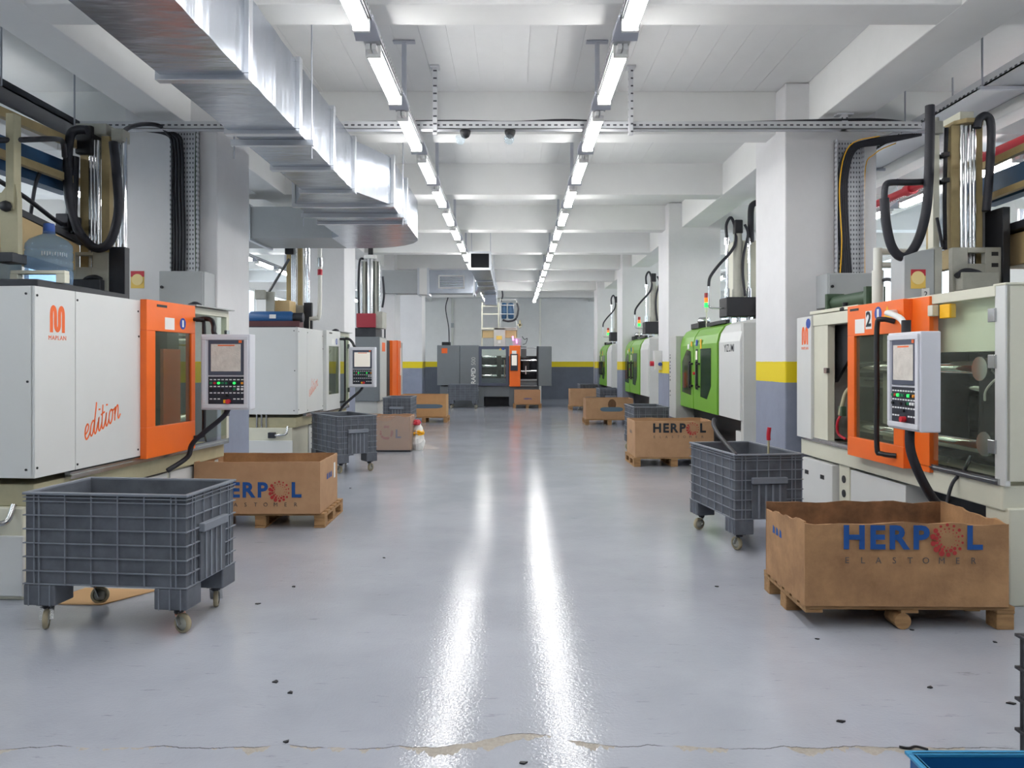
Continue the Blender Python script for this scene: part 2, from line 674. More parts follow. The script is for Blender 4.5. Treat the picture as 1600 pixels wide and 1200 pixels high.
# shuttering boards of the slab, each its own strip, in the two nearest bays
bw = 0.2455
board = MB().box(0.0012, bw - 0.0012, 0, 2.68, 0, 0.012).mesh('ceiling_board')
for y0 in (2.63, 5.64, 8.65):
    for i in range(26):
        if y0 > 6 and not (4 <= i <= 22):
            continue
        put('ceiling_board', board, M_BOARD, ceil, (-3.29 + i * bw, y0, ZS + 0.006 - random.random() * 0.003))
for i in range(13):
    yb = 2.28 + 3.03 * (i - 3)
    if yb < YE - 0.4:
        struct('ceiling_beam', MB().box(-XW, XW, yb, yb + 0.33, ZB, ZS + 0.05), M_WHITE, bevel=0.008)
struct('ceiling_beam', MB().box(-3.78, -3.38, YB, YE, ZB - 0.002, ZS + 0.05), M_WHITE, bevel=0.008)
struct('ceiling_beam', MB().box(3.10, 3.58, YB, YE, ZB - 0.002, ZS + 0.05), M_WHITE, bevel=0.008)
for yc in (-3.9, 2.05, 8.05, 14.1, 20.1, 26.1):
    struct('column', MB().box(XL - 0.97, XL, yc, yc + 0.97, 0, ZS), M_COLUMN, bevel=0.012)
    struct('column', MB().box(XR, XR + 0.96, yc, yc + 0.98, 0, ZS), M_COLUMN, bevel=0.012)
struct('wall_end', MB().box(-XW, XW, YE, YE + 0.2, 0, ZS + 0.2), M_FARWALL)
struct('wall_behind_camera', MB().box(-XW, XW, YB - 0.2, YB, 0, ZS + 0.2), M_FARWALL)
wn = 0
for sgn, nm in ((-1, 'wall_west'), (1, 'wall_east')):
    wx0, wx1 = sorted((sgn * XW, sgn * (XW + 0.25)))
    wb = MB()
    wb.box(wx0, wx1, YB, YE, 0, 2.35).box(wx0, wx1, YB, YE, 3.85, ZS + 0.2)
    y = YB
    spans = [(-5, -1.5), (0.5, 5.0), (6.5, 11.5), (13.0, 18.0), (19.5, 24.5), (26, 30.5)]
    for a, b in spans:
        wb.box(wx0, wx1, y, a, 2.35, 3.85)
        y = b
    wb.box(wx0, wx1, y, YE, 2.35, 3.85)
    struct(nm, wb, M_SIDEWALL)
    for a, b in spans:
        wn += 1
        xm = sgn * (XW + 0.08)
        fr = MB().frame(xm - 0.03, xm + 0.03, a, b, 2.35, 3.85, 0.06, 'x')
        n = 4
        for k in range(1, n):
            yy = a + (b - a) * k / n
            fr.box(xm - 0.025, xm + 0.025, yy - 0.025, yy + 0.025, 2.41, 3.79)
        wo = struct('window_%d' % wn, fr, M_PAPER)
        pane = MB().box(xm - 0.004, xm + 0.004, 0, (b - a) / n, 2.41, 3.79).mesh('pane')
        for k in range(n):
            put('pane', pane, G_PANE, wo, (0, a + (b - a) * k / n, 0))

# ------------------------------------------------------------------ lamps
ZLAMP = 3.74
LY, LP, LL = 5.45, 1.44, 1.02


def make_lamp():
    t = thing('tube_light', 'x', 'light')
    part('housing', MB().prism([(-0.047, 0.031), (0.047, 0.031), (0.04, 0.055), (-0.04, 0.055)], 'xz', 0, LL), M_SILVER, t)
    part('diffuser', MB().prism([(-0.047, 0.03), (-0.047, -0.015), (-0.038, -0.028), (0.038, -0.028), (0.047, -0.015), (0.047, 0.03)], 'xz', 0.02, LL - 0.02), M_LAMP, t)
    for y0, y1 in ((-0.012, 0.02), (LL - 0.02, LL + 0.012)):
        part('end_cap', MB().box(-0.055, 0.055, y0, y1, -0.032, 0.05), M_PAPER, t, 0.004)
    part('connector', MB().box(-0.035, -0.005, -0.09, -0.012, -0.01, 0.03).box(0.005, 0.035, -0.09, -0.012, -0.01, 0.03), M_PAPER, t)
    return t


lamp0 = make_lamp()
ORD = 'first second third fourth fifth sixth seventh eighth ninth tenth eleventh twelfth thirteenth fourteenth fifteenth sixteenth seventeenth'.split()
rows = [(-0.994, list(range(-5, 9)) + [13, 14, 15], 'in the row beside the metal duct', 'ceiling lights beside the duct'),
        (0.764, list(range(-5, 16)), 'in the row on the green machine side', 'ceiling lights on the green machine side'),
        (-5.67, list(range(-3, 16)), 'in the side aisle behind the white machines', 'lights of the aisle behind the white machines'),
        (5.47, list(range(-3, 16)), 'in the side aisle behind the green machines', 'lights of the aisle behind the green machines')]
first = True
for x, ks, lab, grp in rows:
    k0, k1 = ks[0], ks[-1] + 1
    for k in ks:
        o = lamp0 if first else copy_tree(lamp0)
        first = False
        o.location = (x, LY + LP * k, ZLAMP)
        if abs(x) > 3:
            o['label'] = 'ceiling tube light ' + lab
        elif k < -1:
            o['label'] = 'ceiling tube light %s, above or behind the camera' % lab
        else:
            o['label'] = '%s ceiling tube light from the camera %s' % (ORD[k + 1], lab)
        o['group'] = grp
    y0, y1 = LY + LP * k0 - 0.3, LY + LP * k1 - 0.3
    if x == -0.994:
        y1 = LY + LP * 9 - 0.3
    t = thing('cable_tray', {-0.994: 'punched tray carrying the tube lights beside the metal duct', 0.764: 'punched tray carrying the tube lights on the green machine side',
                             -5.67: 'tray with tube lights in the aisle behind the white machines', 5.47: 'tray with tube lights in the aisle behind the green machines'}[x], 'cable tray', (x, 0, ZLAMP + 0.06))
    part('channel', MB().box(-0.06, 0.06, y0, y1, 0, 0.006).box(-0.06, -0.055, y0, y1, 0, 0.05).box(0.055, 0.06, y0, y1, 0, 0.05), M_TRAY, t)
    if x == -0.994:
        part('channel', MB().box(-0.06, 0.06, 23.4, 28.4, 0, 0.006).box(-0.06, -0.055, 23.4, 28.4, 0, 0.05).box(0.055, 0.06, 23.4, 28.4, 0, 0.05), M_TRAY, t)
    for k in ks:
        yy = LY + LP * k - 0.22
        pl = MB()
        pl.add([(-0.075, yy - 0.2, 0.01), (0.075, yy - 0.2, 0.01), (0.085, yy + 0.03, -0.055), (-0.085, yy + 0.03, -0.055),
                (-0.075, yy - 0.2, 0.02), (0.075, yy - 0.2, 0.02), (0.085, yy + 0.03, 0.0), (-0.085, yy + 0.03, 0.0)],
               [(0, 3, 2, 1), (4, 5, 6, 7), (0, 1, 5, 4), (1, 2, 6, 5), (2, 3, 7, 6), (3, 0, 4, 7)])
        part('joint_cover', pl, M_SILVER, t)
    yy = 7.0 - 6.06
    while yy < (28.0 if x == -0.994 else y1):
        if yy > y0 and not (x == -0.994 and 17.9 < yy < 23.4):
            part('hanger', MB().box(-0.02, 0.02, yy - 0.02, yy + 0.02, 0.02, ZS - ZLAMP - 0.06).box(-0.1, 0.1, yy - 0.03, yy + 0.03, ZS - ZLAMP - 0.075, ZS - ZLAMP - 0.062), M_SILVER, t)
        yy += 3.03

# ------------------------------------------------------------------ cross cable tray with two dome cameras
t = thing('cable_tray', 'punched cable tray crossing the aisle below the ceiling', 'cable tray', (0, 7.62, 3.86))
part('channel', MB().box(-4.3, 4.05, 0, 0.1, 0, 0.006).box(-4.3, 4.05, 0, 0.006, 0, 0.075).box(-4.3, 4.05, 0.094, 0.1, 0, 0.075), M_TRAY, t)
part('cable', MB().tube([(-1.9, 0.05, 0.07), (-1.2, 0.06, 0.085), (-0.6, 0.05, 0.09), (0.0, 0.05, 0.08), (0.5, 0.05, 0.1), (1.0, 0.05, 0.08), (1.9, 0.05, 0.075), (3.0, 0.05, 0.08)], 0.014, 6), M_HOSE, t)
part('cable', MB().tube([(2.3, 0.03, 0.07), (3.0, 0.03, 0.09), (3.6, 0.03, 0.1), (4.0, 0.06, 0.07)], 0.014, 6), M_HOSE, t)
for px in (680, 985):
    hx = X(px, 7.62)
    part('hanger', MB().box(hx - 0.022, hx + 0.022, -0.04, 0.0, -0.07, ZS - 3.86 - 0.01).box(hx - 0.045, hx + 0.045, -0.06, 0.04, ZS - 3.86 - 0.02, ZS - 3.86), M_TRAY, t)
hx = 3.3
part('hanger', MB().box(hx - 0.03, hx + 0.03, 0.02, 0.08, 0.0, ZB - 3.86).box(hx - 0.08, hx + 0.08, 0.0, 0.1, ZB - 3.875, ZB - 3.862), M_TRAY, t)
for px, lab, dx in ((727, 'dome camera under the cross tray, nearer the metal duct', -0.05), (797, 'dome camera under the cross tray, nearer the middle of the aisle', -0.01)):
    cx = X(px, 7.66)
    t = thing('dome_camera', lab, 'camera', (cx, 7.67, 3.855))
    part('body', MB().lathe([(0.0, 0.0), (0.055, 0.0), (0.052, -0.03), (0.038, -0.06), (0.015, -0.075), (0.0, -0.076)], n=18), M_BLACK, t)
    part('dome_cover', MB().lathe([(0.045, -0.05), (0.05, -0.08), (0.045, -0.11), (0.028, -0.13), (0.0, -0.137)], (dx, 0.0, 0), 16), G_PANE, t)

# ------------------------------------------------------------------ ducts
DL, DR, DB, DT = -2.18, -1.66, 3.32, 3.85


def duct_run(t, x0, x1, y0, y1, z0, z1, name='duct_section'):
    part(name, MB().box(x0, x1, y0, y1, z0, z1), M_GALV, t)


def flange(t, x0, x1, y, z0, z1):
    part('flange', MB().frame(x0 - 0.032, x1 + 0.032, y - 0.035, y + 0.035, z0 - 0.032, z1 + 0.032, 0.042, 'y'), M_GALVF, t, 0.004)


t = thing('ventilation_duct', 'large galvanised sheet-metal duct hung under the ceiling, with an elbow', 'duct', (0, 0, 0))
ys = [-1.0, 0.2, 1.33, 2.46, 3.62, 4.77, 5.90, 7.01, 7.95]
for a, b in zip(ys, ys[1:]):
    # each section's aisle side has two folded creases
    mb = MB()
    n = 6
    prof = []
    for i in range(n + 1):
        yy = a + (b - a) * i / n
        prof.append((yy, DR + (0.006 if i % 2 else 0.0)))
    vs, fs = [], []
    for yy, xr in prof:
        vs += [(DL, yy, DB), (xr, yy, DB), (xr, yy, DT), (DL, yy, DT)]
    for i in range(n):
        for k in range(4):
            j = (k + 1) % 4
            fs.append((4 * i + k, 4 * (i + 1) + k, 4 * (i + 1) + j, 4 * i + j))
    fs += [(0, 1, 2, 3), (4 * n + 3, 4 * n + 2, 4 * n + 1, 4 * n)]
    mb.add(vs, fs)
    part('duct_section', mb, M_GALV, t)
    flange(t, DL, DR, b, DB, DT)
# widening piece
W0, W1 = -2.46, -1.37
part('widening_section', MB().add([(DL, 7.95, DB), (DR, 7.95, DB), (DR, 7.95, DT), (DL, 7.95, DT), (W0, 8.67, DB), (W1, 8.67, DB), (W1, 8.67, DT), (W0, 8.67, DT)],
                                  [(0, 1, 2, 3), (7, 6, 5, 4), (0, 4, 5, 1), (1, 5, 6, 2), (2, 6, 7, 3), (3, 7, 4, 0)]), M_GALV, t)
flange(t, W0, W1, 8.67, DB, DT)
part('duct_section', MB().box(W0, W1, 8.67, 9.75, DB, DT), M_GALV, t)
flange(t, W0, W1, 9.75, DB, DT)
# elbow to the side aisle
elb = [(W0, 9.75), (W1, 9.75), (W1, 11.0)]
for k in range(1, 7):
    a = math.pi / 2 * k / 6
    elb.append((W1 - 0.95 * (1 - math.cos(a)) , 11.0 + 1.0 * math.sin(a)))
elb += [(-2.6, 12.0), (-2.6, 11.0), (W0, 10.85)]
part('elbow', MB().prism(elb, 'xy', DB, DT), M_GALV, t)
part('branch', MB().box(-4.76, -2.6, 11.0, 12.0, DB, DT - 0.08), M_GREYP, t)
part('flange', MB().frame(-3.82, -3.76, 10.97, 12.03, DB - 0.03, DT - 0.05, 0.04, 'x'), M_GALVF, t)
for yy in (3.2, 6.25, 9.3):
    l, r = (DL, DR) if yy < 8 else (W0, W1)
    part('hanger_bar', MB().box(l - 0.07, r + 0.07, yy - 0.14, yy - 0.09, DB - 0.05, DB - 0.002), M_GALVF, t)
    for xx in (l - 0.05, r + 0.05):
        part('hanger_rod', MB().cyl((xx, yy - 0.115, DB - 0.15), (xx, yy - 0.115, ZS), 0.006, 6), M_SILVER, t)

t = thing('ventilation_duct', 'galvanised duct with a grille and open square end in front of the far wall', 'duct', (0, 0, 0))
YD = 19.9
za, zb_ = Z(458, YD), Z(422, YD)
part('cross_section', MB().box(X(597, YD), X(655, YD), YD, YD + 0.5, za, zb_), M_GREYP, t)
part('cross_section', MB().box(X(665, YD), X(741, YD), YD, YD + 0.5, za, zb_), M_GALV, t)
part('sleeve', MB().box(X(655, YD), X(668, YD), YD - 0.03, YD + 0.53, za - 0.03, zb_ + 0.03), M_PAPER, t)
for px in (654, 669, 741):
    part('flange', MB().frame(X(px, YD) - 0.025, X(px, YD) + 0.025, YD - 0.05, YD + 0.55, za - 0.05, zb_ + 0.05, 0.06, 'x'), M_GALVF, t)
gr = part('grille', MB().frame(X(685, YD), X(726, YD), YD - 0.03, YD, Z(451, YD), Z(430, YD), 0.035, 'y'), M_PAPER, t)
for k in range(7):
    zz = Z(449, YD) + k * 0.045
    part('slat', MB().box(X(686, YD), X(725, YD), YD - 0.02, YD - 0.005, zz, zz + 0.02), M_SILVER, gr)
ox0, ox1 = -0.88, -0.48
oz0, oz1 = 3.45, 3.77
part('open_end', MB().frame(ox0, ox1, 15.7, 16.9, oz0, oz1, 0.012, 'y'), M_GALV, t)
part('flange', MB().frame(ox0 - 0.03, ox1 + 0.03, 15.66, 15.7, oz0 - 0.03, oz1 + 0.03, 0.045, 'y'), M_GALVF, t)
part('mouth_shade', MB().box(ox0 + 0.012, ox1 - 0.012, 15.9, 15.92, oz0 + 0.012, oz1 - 0.012), M_GALVD, t)  # near-black sheet standing in for the shade inside the open end
for a, b in ((16.9, 18.1), (18.1, 19.3), (19.3, 20.5), (20.5, 21.7), (21.7, 22.8)):
    part('duct_section', MB().box(ox0, ox1, a, b, oz0, oz1), M_GALV, t)
    part('flange', MB().frame(ox0 - 0.02, ox1 + 0.02, b - 0.02, b + 0.02, oz0 - 0.02, oz1 + 0.02, 0.03, 'y'), M_GALVF, t)
part('transition', MB().add([(X(741, YD), YD, za), (X(741, YD), YD + 0.5, za), (X(741, YD), YD + 0.5, zb_), (X(741, YD), YD, zb_), (ox0, YD - 0.2, oz0), (ox0, YD + 0.7, oz0), (ox0, YD + 0.7, oz1), (ox0, YD - 0.2, oz1)],
                            [(0, 3, 2, 1), (4, 5, 6, 7), (0, 1, 5, 4), (1, 2, 6, 5), (2, 3, 7, 6), (3, 0, 4, 7)]), M_GALV, t)
part('drop_section', MB().prism([(21.9, oz0), (22.8, oz0), (22.8, oz0 - 0.25), (22.3, oz0 - 0.25)], 'yz', ox0 + 0.05, ox1), M_GALV, t)
for xx, yy in ((ox0, 16.2), (ox1, 16.2), (ox0, 18.9), (ox1, 18.9)):
    part('hanger_rod', MB().cyl((xx, yy, oz0), (xx, yy, ZS), 0.008, 6), M_SILVER, t)

# a duct in the side aisle behind the green machines
t = thing('ventilation_duct', 'shiny duct in the side aisle behind the machine numbered 2', 'duct', (0, 0, 0))
for k in range(5):
    part('duct_section', MB().box(6.6, 7.3, 4.0 + 1.2 * k, 5.17 + 1.2 * k, 2.85, 3.5), M_GALV, t)
    part('flange', MB().frame(6.57, 7.33, 5.165 + 1.2 * k, 5.205 + 1.2 * k, 2.82, 3.53, 0.04, 'y'), M_GALVF, t)
for k in (0.5, 2.5, 4.5):
    part('hanger_rod', MB().cyl((6.55, 4 + 1.2 * k, 2.85), (6.55, 4 + 1.2 * k, ZS), 0.008, 6), M_SILVER, t)

# ------------------------------------------------------------------ runs under the slab in the side aisles
t = thing('cable_tray', 'wide mesh cable tray high above the machine numbered 2', 'cable tray', (0, 0, 0))
part('channel', MB().box(4.05, 4.5, 1.5, 12.5, 3.92, 3.93).box(4.05, 4.06, 1.5, 12.5, 3.92, 4.0).box(4.49, 4.5, 1.5, 12.5, 3.92, 4.0), M_TRAY, t)
for yy in (4.4, 5.4, 6.6, 7.9, 9.4, 11.0):
    part('hanger_rod', MB().cyl((4.03, yy, 3.9), (4.03, yy, ZS), 0.008, 6).cyl((4.52, yy, 3.9), (4.52, yy, ZS), 0.008, 6).box(4.0, 4.55, yy - 0.015, yy + 0.015, 3.885, 3.915), M_SILVER, t)
t = thing('cable_tray', 'dark mesh cable tray high above the water bottle', 'cable tray', (0, 0, 0))
part('channel', MB().box(-4.72, -4.42, 1.5, 12.5, 3.93, 3.94).box(-4.43, -4.42, 1.5, 12.5, 3.93, 4.0).box(-4.72, -4.71, 1.5, 12.5, 3.93, 4.0), M_DARK, t)
for yy in (5.5, 6.6, 7.7, 9.4, 11.0):
    part('hanger_rod', MB().cyl((-4.4, yy, 3.92), (-4.4, yy, ZS), 0.008, 6), M_SILVER, t)
for lab, x0, x1, z0, z1 in (('pale boxed-in pipe run beside the red sprinkler pipe', 4.62, 4.85, 3.86, 4.0), ('pale boxed-in pipe run further from the red sprinkler pipe', 6.1, 6.35, 4.0, 4.2),
                            ('pale boxed-in pipe run behind the dark mesh tray', -5.05, -4.8, 3.78, 3.95), ('pale boxed-in pipe run above the blue machine frame', -5.5, -5.3, 3.7, 3.85)):
    t = thing('pipe_casing', lab, 'pipe', (0, 0, 0))
    for k in range(6):
        part('casing_section', MB().box(x0, x1, 1.5 + 2.2 * k, 3.69 + 2.2 * k, z0, z1), M_WHITE, t, 0.01)
    part('hanger_rod', MB().cyl(((x0 + x1) / 2, 6.3, z1), ((x0 + x1) / 2, 6.3, ZS), 0.008, 6), M_SILVER, t)
t = thing('sprinkler_pipe', 'red steel pipe running under the slab behind the machine numbered 2', 'pipe', (0, 0, 0))
part('pipe_length', MB().cyl((5.0, 2.0, 3.72), (5.0, 16.0, 3.72), 0.05, 12), M_RED, t)
for yy in (5.2, 8.2, 9.6, 12.5):
    part('coupling', MB().cyl((5.0, yy, 3.72), (5.0, yy + 0.14, 3.72), 0.075, 12), M_RED, t)
    part('hanger_rod', MB().cyl((5.0, yy + 0.4, 3.75), (5.0, yy + 0.4, ZS), 0.007, 6), M_SILVER, t)

# ------------------------------------------------------------------ vertical cable trays and switch boxes on the nearest columns
t = thing('cable_riser', 'vertical punched tray with black cables on the column beside the water bottle', 'cable tray', (0, 8.05, 0))
x0, x1 = X(268, 8.0), X(310, 8.0)
part('channel', MB().box(x0, x1, -0.03, -0.02, 2.4, 4.0).box(x0, x0 + 0.008, -0.09, -0.02, 2.4, 4.0).box(x1 - 0.008, x1, -0.09, -0.02, 2.4, 4.0), M_TRAYV, t)
for k in range(4):
    xx = x0 + 0.025 + k * 0.033
    part('cable', MB().tube([(xx, -0.06, 2.35), (xx + 0.01, -0.06, 2.9), (xx - 0.004, -0.06, 3.4), (xx - 0.006, -0.07, 3.75), (xx - 0.05, -0.12, 3.9), (xx - 0.4, -0.25, 3.92)], 0.017, 7), M_HOSE, t)
part('cable', MB().tube([(x1 - 0.02, -0.06, 2.4), (x1 - 0.03, -0.06, 3.3), (x1 - 0.02, -0.06, 3.95)], 0.006, 6), M_OLIVE, t)
t = thing('cable_riser', 'vertical punched tray with black and yellow cables on the column by the machine numbered 2', 'cable tray', (0, 8.05, 0))
x0, x1 = X(1305, 8.0), X(1348, 8.0)
part('channel', MB().box(x0, x1, -0.03, -0.02, 2.4, 3.86).box(x0, x0 + 0.008, -0.09, -0.02, 2.4, 3.86).box(x1 - 0.008, x1, -0.09, -0.02, 2.4, 3.86), M_TRAYV, t)
for k in range(5):
    xx = x0 + 0.03 + k * 0.022
    part('cable', MB().tube([(xx + 0.05, -0.06, 2.35), (xx + 0.03, -0.06, 2.6), (xx, -0.06, 3.1), (xx, -0.07, 3.5), (xx + 0.08, -0.1, 3.75), (xx + 0.3, -0.16, 3.83 - 0.01 * k), (xx + 0.7, -0.2, 3.87)], 0.015, 7), M_HOSE, t)
part('cable', MB().tube([(x0 + 0.03, -0.09, 2.4), (x0 + 0.05, -0.09, 2.8), (x0 + 0.03, -0.09, 3.4), (x0 + 0.12, -0.12, 3.78), (x0 + 0.4, -0.18, 3.86)], 0.006, 6), M_SIGN, t)
part('cable', MB().tube([(x1 + 0.03, -0.03, 2.4), (x1 + 0.03, -0.03, 3.5), (x1 + 0.1, -0.1, 3.7), (x1 + 0.3, -0.14, 3.8)], 0.005, 6), M_SIGN, t)
for px0, px1, py0, py1, lab in ((247, 318, 423, 487, 'grey switch box on the column behind the orange door'), (1294, 1372, 426, 480, 'grey switch box on the column behind the machine numbered 2')):
    Yf = 7.74
    t = thing('switch_box', lab, 'electrical box', (X((px0 + px1) / 2, Yf), 8.05, Z(py1, Yf)))
    wv, hv = X(px1, Yf) - X(px0, Yf), Z(py0, Yf) - Z(py1, Yf)
    part('body', MB().box(-wv / 2, wv / 2, -0.29, 0, 0, hv), M_GREYP, t, 0.008)
    part('door', MB().box(-wv / 2 + 0.01, wv / 2 - 0.01, -0.31, -0.292, 0.01, hv - 0.01), M_GREYP, t, 0.005)
    part('lock', MB().cyl((-wv / 2 + 0.04, -0.325, hv * 0.6), (-wv / 2 + 0.04, -0.31, hv * 0.6), 0.015, 12), M_BLACK, t)
t = thing('pillar_sticker', 'yellow and red round sticker on the column beside the black hose loop', 'sticker', (X(215, 8.05), 8.047, Z(437, 8.05)))
part('backing', MB().box(-0.07, 0.07, 0, 0.002, -0.09, 0.09), M_YELLOW, t)
part('red_corner', MB().box(-0.07, 0.07, -0.002, 0.0, 0.03, 0.09), M_RED, t)
part('disc', MB().cyl((0, -0.002, 0.0), (0, -0.004, 0.0), 0.06, 20), M_DISC, t)


# ------------------------------------------------------------------ control panels
_key = {}


def key_mesh(kind, m):
    k = (kind, m.name)
    if k not in _key:
        if kind == 'tab':
            me = MB().box(-0.0105, 0.0105, -0.003, 0, -0.005, 0.005).mesh('key_tab')
        else:
            me = MB().cyl((0, 0, 0), (0, -0.012, 0), 0.0105, 10).mesh('button')
        me.materials.append(m)
        _key[k] = me
    return _key[k]


def control_panel(parent, loc, rz, w=0.43, h=0.65, d=0.13, film=True):
    p = put('control_panel', MB().box(-w / 2, w / 2, 0, d, -h / 2, h / 2).mesh('control_panel'), M_PANEL, parent, loc, 0.008)
    p.rotation_euler = (0, 0, rz)

    def fx(a):
        return -w / 2 + a * w

    def fz(b):
        return h / 2 - b * h
    part('face_frame', MB().frame(-w / 2 + 0.015, w / 2 - 0.015, -0.014, 0, -h / 2 + 0.015, h / 2 - 0.015, 0.035, 'y'), M_PANEL, p, 0.004)
    part('bezel', MB().box(fx(0.16), fx(0.9), -0.008, 0, fz(0.54), fz(0.07)), M_BEZEL, p, 0.003)
    part('screen', MB().box(fx(0.22), fx(0.82), -0.011, -0.008, fz(0.49), fz(0.13)), M_FILM if film else M_SCREEN, p)
    part('brand_mark', MB().box(fx(0.78), fx(0.84), -0.011, -0.008, fz(0.115), fz(0.08)), M_ORLOGO, p)
    part('screen_header', MB().box(fx(0.36), fx(0.70), -0.012, -0.011, fz(0.155), fz(0.14)), M_ORLOGO, p)
    part('key_field', MB().box(fx(0.16), fx(0.9), -0.008, 0, fz(0.94), fz(0.56)), M_KEYS, p, 0.003)
    cols1 = [M_KG, M_KR, M_LEDG, M_KG, M_KG, M_BLACK, M_LEDG, M_BLACK, M_KO]
    for i in range(9):
        a = 0.22 + i * 0.079
        put('key_tab', key_mesh('tab', M_KW), None, p, (fx(a), -0.008, fz(0.60)))
        put('button', key_mesh('btn', cols1[i]), None, p, (fx(a), -0.008, fz(0.645)))
        put('key_tab', key_mesh('tab', M_KW), None, p, (fx(a), -0.008, fz(0.69)))
        if i in (0, 3, 5):
            put('button', key_mesh('btn', M_BLACK), None, p, (fx(a), -0.008, fz(0.73)))
        if i in (6, 7, 8):
            put('button', key_mesh('btn', M_KG if i == 6 else M_KW), None, p, (fx(a), -0.008, fz(0.725)))
        put('key_tab', key_mesh('tab', M_KW), None, p, (fx(a), -0.008, fz(0.775)))
        if i not in (3, 4, 5):
            put('key_tab', key_mesh('tab', M_KW), None, p, (fx(a), -0.008, fz(0.855)))
    put('button', key_mesh('btn', M_BLACK), None, p, (fx(0.55), -0.008, fz(0.80)))
    part('emergency_plate', MB().box(fx(0.47), fx(0.55), -0.011, -0.008, fz(0.91), fz(0.865)), M_SIGN, p)
    part('emergency_stop', MB().cyl((fx(0.58), -0.008, fz(0.887)), (fx(0.58), -0.04, fz(0.887)), 0.019, 14), M_KR, p)
    return p


def brand_m(parent, mt, origin, right, up, size, wmark):
    """the rounded m emblem of three legs"""
    M = basis(origin, right, up)
    s = size
    pts = [(0, 0), (0, .4), (0, .72), (.05, .92), (.165, 1.0), (.28, .92), (.33, .72), (.33, .35), (.38, .17), (.5, .1), (.62, .17), (.67, .35), (.67, .72), (.72, .92), (.835, 1.0), (.95, .92), (1, .72), (1, .4), (1, 0)]
    mb = ribbon(MB(), [((x - .5) * s * 0.76, y * s * 1.08) for x, y in pts], wmark * s, M, 4)
    o = part('emblem', mb, mt, parent)
    return o


def script_word(parent, mt, origin, right, up, s, wid):
    M = basis(origin, right, up)
    L = [
        [(0, .35), (.32, .5), (.45, .8), (.3, 1.0), (.1, .8), (.03, .35), (.2, 0), (.45, .1), (.68, .4)],
        [(1.15, .85), (.98, 1.0), (.75, .75), (.66, .3), (.8, 0), (1.0, .2), (1.15, .8), (1.3, 1.6), (1.38, 2.15)],
        [(1.2, 1.0), (1.15, .3), (1.25, 0), (1.4, .1), (1.62, .7)],
        [(1.6, .4), (1.72, 1.0), (1.66, .3), (1.78, 0), (1.95, .15), (2.1, .5)],
        [(2.2, 1.7), (2.15, 1.0), (2.1, .3), (2.2, 0), (2.38, .1), (2.55, .5)],
        [(1.95, 1.05), (2.45, 1.12)],
        [(2.55, .4), (2.67, 1.0), (2.6, .3), (2.72, 0), (2.88, .15), (3.0, .4)],
        [(3.3, 1.0), (3.08, .8), (3.02, .3), (3.2, 0), (3.42, .25), (3.48, .75), (3.3, 1.0), (3.5, .85), (3.75, .9)],
        [(3.75, .5), (3.85, 1.0), (3.78, 0)],
        [(3.8, .4), (4.0, .9), (4.18, 1.0), (4.22, .6), (4.2, .2), (4.32, 0), (4.55, .25)],
    ]
    mb = MB()
    for st in L:
        ribbon(mb, [((x + 0.35 * y) * s, y * s) for x, y in st], wid, M, 4)
    for x in (1.78, 2.73):
        ribbon(mb, [((x + .5) * s, 1.45 * s), ((x + .53) * s, 1.58 * s)], wid * 1.6, M, 1)
    return part('lettering', mb, mt, parent)


AY, AZ = (0, 1, 0), (0, 0, 1)      # reading direction on faces that look to +x
BY = (0, -1, 0)                    # and on faces that look to -x

# ------------------------------------------------------------------ the two white injection machines with upright injection towers
LW = (-3.09, 4.96, 0.0)


